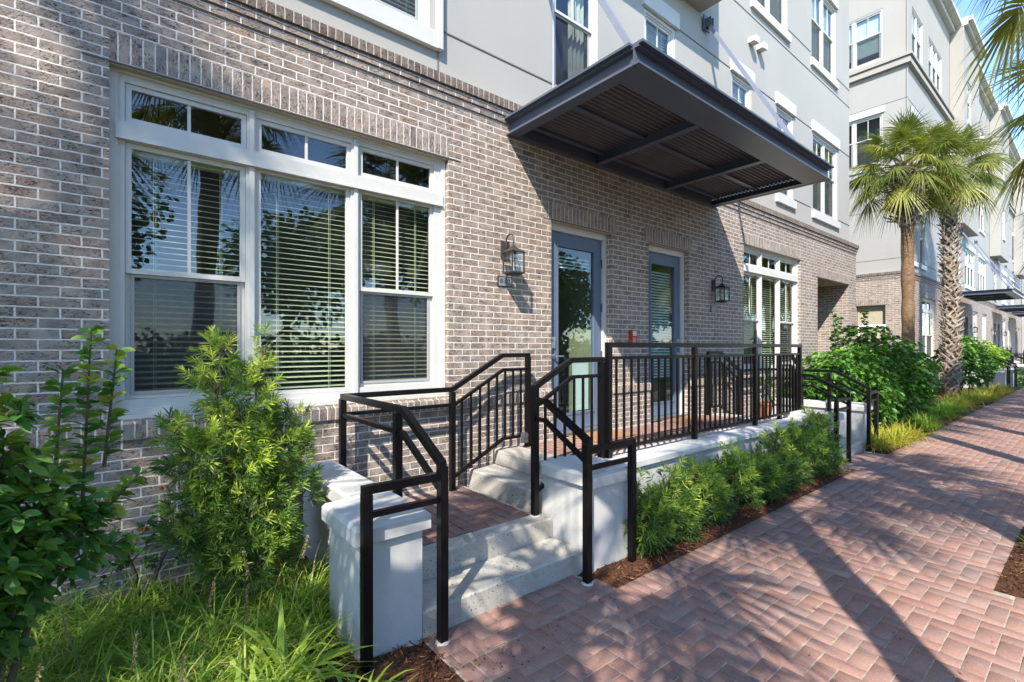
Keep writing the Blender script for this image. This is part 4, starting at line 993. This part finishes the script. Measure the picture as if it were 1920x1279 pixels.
shrub_leafy('lush_bush', [(15.4, -.95, .7, .8, .65), (15.9, -.9, 1.1, .7, .6)], 620, .13, .06, 6, label='lush bush low against the foot of the palms', group=FB, origin=(15.6, -.95, 0), mat='fatsia', bright=.2)
shrub_leafy('dark_shrub', [(23.6, -.95, 1.0, .95, .9), (24.6, -.9, 1.5, .7, .65), (23.0, -.9, 1.6, .5, .5)], 900, .13, .08, 5, label='dark dense shrub between the rough palm trunk and the distant pier', origin=(23.8, -.95, 0), mat='broad', bright=.12)
shrub_leafy('yellow_green_shrub', [(28.6, -.8, 1.3, .9, .7), (30.0, -.8, 1.2, .9, .7)], 380, .17, .10, 5, label='yellow green shrub behind the distant black railing', origin=(29.3, -.8, 0), mat='fatsia', bright=.9, base=.45)
shrub_leafy('low_shrub', [(32.0, -1.9, .35, .7, .4), (34, -1.9, .35, .9, .4)], 260, .13, .07, 5, label='low shrub along the distant white wall', origin=(33, -1.9, 0), mat='broad')
gi = 0
GL = ['golden grass clump right beside the far steps', 'golden grass clump under the near lush bush', 'golden grass clump spilling toward the pavers', 'golden grass clump below the larger lush bush', 'golden green grass clump before the palms', 'golden grass clump at the rough palm foot', 'bright golden grass clump right of the rough palm', 'golden grass clump under the dark shrub', 'last golden grass clump before the distant pier', 'golden grass clump between the two palms', 'golden grass clump at the curve of the bed', 'golden grass clump beyond the dark shrub']
for x, y, s in ((9.85, -1.72, .95), (10.45, -1.80, 1), (11.3, -1.85, .9), (12.9, -1.80, .9), (15.2, -1.75, .9), (18.3, -1.55, 1.1), (20.0, -1.65, 1.25), (22.0, -1.7, 1.15), (24.3, -1.75, 1.1), (16.8, -1.7, 1.0), (21.0, -1.85, 1.1), (25.8, -1.75, 1.0)):
    tuft('golden_grass', x, y, 620, .66 * s, .012, .55, 'gold_grass' if gi not in (3, 4, 9) else 'grass', GL[gi], 'grass clump', 'grass clumps along the wall bed', .24, 0, 1.3, .6); gi += 1
lily(14.2, -1.65, 70, .5, .03, 'green lily clump below the larger lush bush', .5, r=.2); lily(16.0, -1.5, 80, .55, .03, 'green lily clump between lush bush and palms', .55, r=.2)
tuft('grass_tuft', 5.75, -4.0, 70, .42, .010, .55, 'grass', 'bright green grass tuft at the right edge in the tree bed', 'grass clump', None, .07, 0, 1.1, .5)
tuft('grass_tuft', 5.35, -3.93, 22, .18, .008, .9, 'grass', 'small yellowing grass tuft beside the bright green one', 'grass clump', None, .06, 0, 1.5, .6)
# potted plant on the stoop
t = empty('potted_plant', (7.60, -.95, .61), 'terracotta pot with a leafy plant behind the balustrade', 'potted plant')
m = MB(); m.tube([(7.60, -.95, .613), (7.60, -.95, .84), (7.60, -.95, .841), (7.60, -.95, .875)], [.085, .115, .13, .13], 20); m.build('pot', 'terracotta', t, True)
P, d, _ = cloud([(7.60, -.95, 1.08, .17, .2)], 60); V, Q, T = leaves(P, unit(d + [0, 0, .6]), .09, .04, rng.uniform(.2, .7, 60))
link('foliage', leafmesh('foliage', V - np.array([7.6, -.95, .61]), Q, T, 'broad'), t)

# ------------------------------------------------------------------ palms
def fan_crown(N_=40, seed=1, pl=.95, fl=.95, low=-55):
    g = np.random.default_rng(seed); parts = []; pts = []
    for i in range(N_):
        az = i * 2.39996 + g.uniform(-.2, .2); age = i / N_; el = math.radians(82 + (low - 82) * age ** .85 + g.uniform(-8, 8))
        h = np.array([math.cos(az), math.sin(az), 0]); d = h * math.cos(el) + np.array([0, 0, math.sin(el)])
        L = pl * g.uniform(.8, 1.15); base = h * .10 + np.array([0, 0, .18 - .35 * age]); tip = base + d * L - np.array([0, 0, .18 * L * L * (.4 + age)])
        mid = base + d * L * .5 - np.array([0, 0, .03]); pts.append((base, mid, tip))
        fd = unit(tip - mid); s = unit(np.cross(fd, [0, 0, 1.]) + 1e-6); nrm = np.cross(s, fd); tw = g.uniform(-.5, .5)
        s, nrm = s * math.cos(tw) + nrm * math.sin(tw), nrm * math.cos(tw) - s * math.sin(tw)
        k = 38; an = np.linspace(-1.95, 1.95, k) + g.normal(0, .025, k); c_, s_ = np.cos(an)[:, None], np.sin(an)[:, None]
        D = fd * c_ + s * s_ - nrm * (.22 + .10 * np.abs(s_)); ln = fl * (1.0 - .24 * (np.abs(an) / 1.95) ** 2) * g.uniform(.85, 1.08, k)
        start = tip[None] + fd * (.16 * c_)
        N2 = nrm[None] + s * s_ * .25
        V, Q, m = ribbon(start, D, np.repeat(N2, 1, 0), ln, .040, (0, .28, .5, .75, 1), (.30, 1, .72, .34, .03), (.16 + .28 * g.random(k)) * (1.0 + .5 * age), .22)
        tone = np.clip(.42 + g.normal(0, .10) + (.32 if age > .86 else 0) + g.normal(0, .06, k) + .25 * (g.random() < .18), 0, 1)
        parts.append((V, Q, np.repeat(tone, m)))
        V, Q, m = ribbon(np.array([base, mid]), np.array([mid - base, tip - mid]), np.array([s, s]), np.array([np.linalg.norm(mid - base), np.linalg.norm(tip - mid)]), np.array([.045, .034]), (0, 1), (1, .75), 0., .35)
        parts.append((V, Q, np.full(len(V), .62)))
    V, Q, T = merge(parts); return leafmesh('crown', V, Q, T, 'palm')
def trunk_pt(h, bend, az, f): o = bend * (f ** 1.6); return Vector((math.cos(az) * o, math.sin(az) * o, h * f))
def smooth_trunk(h, r, bend, az):
    m = MB(); n = 26; pts = [trunk_pt(h, bend, az, i / n) for i in range(n + 1)]; pts[0].z = -.05
    rs = [r * (1.25 - .3 * min(1, i / 5) if i < 5 else .95 + .06 * math.sin(i * 1.9) + .03 * math.sin(i * 5.1)) for i in range(n + 1)]
    m.tube(pts, rs, 20); me_o = m.build('trunk', 'palmbark', None, True); return me_o
def boots(h0, h1, h, r, bend, az, step=.085, per=7, size=1.0, seed=3, splay=.30):
    """woven lattice of cut leaf bases: each boot forks into two flat straps"""
    g = np.random.default_rng(seed); V = []; Q = []; T = []; z = h0; row_i = 0
    while z < h1:
        for k in range(per):
            a0 = 2 * math.pi * (k + .5 * (row_i % 2)) / per + g.uniform(-.08, .08); tone = np.clip(.62 + g.normal(0, .22) + .15 * (z < 3), 0, 1); a0 += g.uniform(-.10, .10); zj = g.uniform(-.03, .03)
            for sg in (-1, 1):
                Ls = .30 * size * g.uniform(.7, 1.25); ring_ = []
                for f, w, th, o in ((0, .055, .02, .0), (.5, .05, .024, .022), (1, .034, .014, .022 + splay * .17 * g.uniform(.5, 1.4))):
                    a = a0 + sg * f * .46 * size * .30 / max(r, .12); zz = z + zj + Ls * f * .85; c = trunk_pt(h, bend, az, min(zz / h, 1)); rr = r + .008 + o * size
                    u = np.array([math.cos(a), math.sin(a), 0]); s = np.array([-math.sin(a), math.cos(a), 0]); C = np.array([c.x, c.y, zz])
                    wv = (s * .80 - np.array([0, 0, sg * .55])) * w * size * .62
                    ring_.append([C + u * rr - wv, C + u * rr + wv, C + u * (rr + th) + wv * .8, C + u * (rr + th) - wv * .8])
                b = len(V) ; 
                for q in ring_: V += q
                for i in range(2):
                    for j in range(4): Q.append([b + i * 4 + j, b + i * 4 + (j + 1) % 4, b + (i + 1) * 4 + (j + 1) % 4, b + (i + 1) * 4 + j])
                Q.append([b + 8, b + 9, b + 10, b + 11]); T += [tone] * 12
        z += step * size * 1.55; row_i += 1
    return leafmesh('boots', np.array(V), np.array(Q), np.array(T), 'boot')
CROWNS = [fan_crown(46, 1, .95, .95, -30), fan_crown(46, 5, 1.0, 1.0, -34), fan_crown(26, 9, .80, .85, -35), fan_crown(26, 12, .95, .95, -50)]
def palm(x, y, h, r, label, crown=0, bend=.2, az=0, booted=None, rot=0, group='palms along the pavement', sc=1.0):
    t = empty('palm_tree', (x, y, 0), label, 'palm', group)
    tr = smooth_trunk(h, r, bend, az); tr.parent = t; ORG[tr.name] = Vector((x, y, 0))
    b0, b1, sp, per, size = booted or (h - .75, h + .05, 1.2, 8, .95)
    bo = link('boots', boots(b0, b1, h, r, bend, az, size=size, per=per, splay=sp, seed=int(abs(x) * 7) + 1), tr)
    tp = trunk_pt(h, bend, az, 1); c = link('crown', CROWNS[crown], t); c.location = tp; c.rotation_euler = (0, 0, rot); c.scale = (sc, sc, sc)
    return t
palm(16.4, -.9, 6.55, .150, 'palm with a slender smooth brown trunk beside the brick corner', 0, .05, 2, rot=.4, booted=(5.0, 6.6, 1.3, 8, 1.35), sc=.80)
palm(22.1, -.9, 7.95, .155, 'palm with a thick pale trunk woven with cut leaf bases', 1, .45, .3, booted=(.15, 7.95, .6, 7, 1.22), rot=1.2, sc=.90)
KL = ['kerb side palm shading the nearest steps, behind the viewer', 'kerb side palm at the viewer whose trunk casts the longest shadow', 'kerb side palm in the bed at the right edge', 'kerb side palm whose fronds hang in at the top right corner', 'kerb side palm whose fronds reach in at the right edge']
palm(-1.45, -4.75, 4.7, .16, KL[0], 3, .1, 1, rot=.3); palm(1.05, -5.3, 6.1, .165, KL[1], 3, .25, .6, rot=2.0, sc=.85)
palm(4.55, -5.05, 4.9, .155, KL[2], 2, -.35, .8, rot=.9); palm(8.7, -4.85, 6.9, .16, KL[3], 3, .2, 1.9, rot=3.6, sc=1.0); palm(12.0, -4.6, 5.7, .16, KL[4], 3, .15, 2, rot=4.0, sc=.92)
palm(-7.9, -4.9, 12.2, .17, 'very tall palm behind the viewer whose fronds shade the top left brick', 3, .3, 1, rot=1.0, sc=1.05)
for i, x in enumerate((15.0, 18.2, 21.4, 24.6, 27.8, 31.0)): palm(x, -4.6 - .05 * i, 4.5 + .25 * math.sin(i * 2.3), .15, ['sixth', 'seventh', 'eighth', 'ninth', 'tenth', 'eleventh'][i] + ' palm of the kerb side row, outside the frame', 2, .15, i, rot=i * 1.3)

# ------------------------------------------------------------------ street trees across the road and behind the viewer (seen in the glass, casting the dapple)
def street_tree(x, y, blobs, n, leaf, label, h0=3.0):
    t = empty('street_tree', (x, y, 0), label, 'tree', 'street trees mirrored in the windows')
    P, d, k = cloud(blobs, n, .25); V, Q, T = leaves(P, unit(d + rdir(n) * .8), leaf * rng.uniform(.7, 1.2, n), leaf * .62, np.clip(rng.normal(.5, .2, n), 0, 1), 'tree', .2, .1)
    link('crown', leafmesh('crown', V - np.array([x, y, 0]), Q, T, 'tree'), t)
    m = MB(); m.tube([(x, y, -.05), (x + .05, y, h0 * .5), (x, y + .05, h0)], [.2, .15, .13], 12)
    for b in blobs: m.tube([(x, y + .05, h0 - .1), (x + (b[0] - x) * .5, y + (b[1] - y) * .5, h0 + (b[2] - h0) * .6), b[:3]], [.09, .06, .03], 7)
    m.build('trunk', 'stem', t); return t
street_tree(-5.6, -5.4, [(-6.1, -4.2, 7.9, .8, .5), (-5.0, -4.0, 7.5, .8, .5), (-4.2, -4.0, 7.1, .6, .4), (-7.0, -4.4, 8.1, .8, .5), (-5.1, -4.6, 6.1, 1.0, .6), (-4.3, -4.0, 5.6, .8, .5), (-5.2, -3.6, 6.0, .8, .6)], 4200, .085, 'leafy tree behind the viewer dappling the left of the wall', 3.6)
for i, (x, s) in enumerate(((-9, 1.0), (-2.5, 1.15), (5, .95), (12, 1.2), (20, 1.0), (29, 1.1))):
    b = [(x + rng.uniform(-2, 2), -16 + rng.uniform(-1.5, 1.5), (3.8 + rng.uniform(0, 2.4)) * s, 2.0 * s, 1.6 * s) for _ in range(6)] + [(x + q, -15.2, 1.0, 2.1, 1.3) for q in (-3, 0, 3)]
    street_tree(x, -16, b, 8000, .26, ['first', 'second', 'third', 'fourth', 'fifth', 'sixth'][i] + ' of the trees across the road, seen only in the glass', 2.6)

# ------------------------------------------------------------------ far building
B2 = empty('far_building', (35, 4, 0), 'far long apartment building with brick base, grey and white stucco, bays and roof cornice', 'building')
TF = TS(21.5, .17, 0); TSd = lambda p: (21.5 + p[1], .17 - p[0], p[2])
fh = []
for dx in (26.4, 38.2, 50.0):
    o = dx - 21.5; fh += [(4.02 + o, 5.14 + o, .612, 3.26, .12), (5.98 + o, 7.06 + o, .612, 3.26, .12), (8.4 + o, 10.0 + o, 1.22, 3.64, .10), (11.6 + o, 13.2 + o, 1.22, 3.64, .10) if dx < 30 else (11.2 + o, 12.4 + o, 1.22, 3.64, .10)]
fh += [(2.2, 4.4, 1.22, 3.64, .10)]
brick_front(B2, TF, 0, 44, fh); brick_front(B2, TSd, -9, 0, [(-1.55, -.64, -.1, 3.27, .25)])
mb = MB(TSd); mb.box(-1.5, -.7, .18, .23, 0, 2.5); mb.box(-1.54, -.66, .17, .24, 2.55, 3.26); mb.build('side_door', 'tan', B2)
for h in fh:
    if h[2] > 1: U = [(h[0] + .06, (h[0] + h[1]) / 2 - .03, 1.32, 3.1, 'dh', 2.2, []), ((h[0] + h[1]) / 2 + .03, h[1] - .06, 1.32, 3.1, 'dh', 2.2, []), (h[0] + .06, (h[0] + h[1]) / 2 - .03, 3.2, 3.56, 'tr'), ((h[0] + h[1]) / 2 + .03, h[1] - .06, 3.2, 3.56, 'tr')]; window(B2, TF, (h[0], h[1], 1.22, 3.64), .075, U, slat=.09)
    else:
        m = MB(TF); m.plate(h[0], h[1], .6, 3.25, [(h[0] + .12, h[1] - .12, .9, 3.0)], .09, .05); dd = m.build('door', 'door', B2); m = MB(TF); panequad(m, h[0] + .12, h[1] - .12, .9, 3.0, .135); m.build('pane', 'glass', dd); m = MB(TF); m.box(h[0], h[1], .3, .35, .6, 3.3); m.build('interior', 'room', dd)
W2 = [(.75, 1.45, 4.87, 1), (2.0, 2.7, 4.87, 1), (9.3, 10.1, 4.87, 1), (11.3, 14.0, 4.87, 3), (15.4, 18.0, 4.87, 3), (21.4, 22.4, 4.87, 1), (25.0, 27.4, 4.87, 3), (30, 32, 4.87, 2), (.75, 2.1, 8.36, 2), (12.2, 13.6, 8.36, 2), (15.6, 17.4, 8.36, 2), (26, 28, 8.36, 2), (31, 33, 8.36, 2)]
W4 = [(.75, 2.4, 12.30, 2), (3.4, 5.8, 12.30, 3), (12.4, 13.9, 12.30, 2), (15.8, 17.4, 12.30, 2), (26, 28, 12.30, 2), (31, 33, 12.30, 2)]
S3 = [(-2.55, -.72, 8.45, 2)]; S4 = [(-2.55, -.72, 12.28, 2)]
for T, x0, x1, wl_, wh_ in ((TF, 0, 44, W2, W4), (TSd, -9, 0, S3, S4)):
    m = MB(T); m.plate(x0, x1, 4.45, 11.9, [(w[0], w[1], w[2], w[2] + 1.86) for w in wl_], .03, .06, sides=False); m.quad([(x0, -.05, 4.451), (x1 + .05, -.05, 4.451), (x1 + .05, .031, 4.462), (x0, .031, 4.462)]); m.build('stucco_wall', 'stucco_gray', B2)
    m = MB(T); m.plate(x0, x1, 11.9, H, [(w[0], w[1], w[2], w[2] + 1.86) for w in wh_], .028, .06, sides=False); m.build('upper_wall', 'stucco_white', B2)
    m = MB(T); e = .10 if T is TF else .10; m.box(x0, x1 + e, -.10, .027, 11.78, 11.95); m.box(x0, x1 + e + .05, -.15, .027, 12.02, 12.13); m.box(x0, x1 + e - .02, -.07, .027, 11.951, 12.019); m.build('ledge', 'stucco_white', B2)
    for w in wl_ + wh_: upper_window(B2, T, w[0], w[1], w[2], w[3], w[2] + 1.86, y=.06, blind='shade' if w[2] > 12 else ('slats' if w[2] < 8 else 'none'), yb=.03, hdr=w[2] < 12, sill=w[2] < 12)
    for z in (4.93, 6.745, 8.49, 10.6): m = MB(T); m.box(x0, x1, .022, .0275, z - .006, z + .006); m.build('control_joint', 'joint', B2)
for i, (a, b_) in enumerate(((29.0, 33.1), (41.0, 45.0), (53.0, 57.0))):
    m = MB(); m.plate(a, b_, 7.28, H + .15, [(a + .9, a + 1.9, 8.5, 10.3), (a + .9, a + 1.9, 12.1, 13.95)], -.28, .47); m.build('bay', 'stucco_white', B2)
    for z in (8.5, 12.1): upper_window(B2, None, a + .9, a + 1.9, z, 1, z + 1.8, y=-.24, yb=-.28, hdr=False, blind='shade')
    m = MB(); m.box(a - .02, b_ + .14, -.42, .0, H + .151, H + .3); m.box(a - .02, b_ + .28, -.58, .0, H + .301, H + .5); m.build('bay_cornice', 'trim', B2)
m = MB(); m.box(21.4, 65, .02, .195, H + .001, H + .22); m.box(21.25, 65, -.22, .195, H + .221, H + .4); m.quad([(21.5, .19, H), (65.5, .19, H), (65.5, 9, H), (21.5, 9, H)]); m.build('roof_cornice', 'trim', B2)
B3 = empty('street_end_building', (70, 4, 0), 'tallest pale building block at the far end of the row, stepping forward', 'building')
m = MB(); m.box(58.5, 90, -1.0, .16, 0, 16.4); m.build('wall', 'stucco_gray', B3)
m = MB(); m.box(58.35, 90.1, -1.15, .159, 12.5, 12.9); m.build('ledge', 'stucco_white', B3); m = MB(); m.box(58.2, 90.1, -1.35, .158, 16.401, 16.8); m.build('roof_cornice', 'trim', B3)
for z in (5.0, 8.6, 13.2):
    for x in (60.2, 64, 68): 
        m = MB(); m.box(x, x + 1.6, -1.04, -1.001, z, z + 1.9); w_ = m.build('window', 'trim', B3); m = MB(); m.box(x + .08, x + 1.52, -1.05, -1.041, z + .08, z + 1.82); m.build('pane', 'room', w_)
for dx, l in ((26.4, 'steel canopy over the far building entrance right of the rough palm'), (38.2, 'second steel canopy down the far building'), (46.3, 'third steel canopy, smallest at the right edge')):
    rod_canopy(dx, l, 'steel canopies over the entrances')
for dx, l in ((26.4, 'distant lantern left of the far building door'), (38.2, 'distant lantern by the second far canopy')):
    t = wall_lamp(3.3, l, 2.7); t.location = Vector(t.location) + Vector((dx, .17, 0)); t = wall_lamp(7.82, l.replace('left of', 'right of').replace('by the', 'beyond the'), 2.7); t.location = Vector(t.location) + Vector((dx, .17, 0))
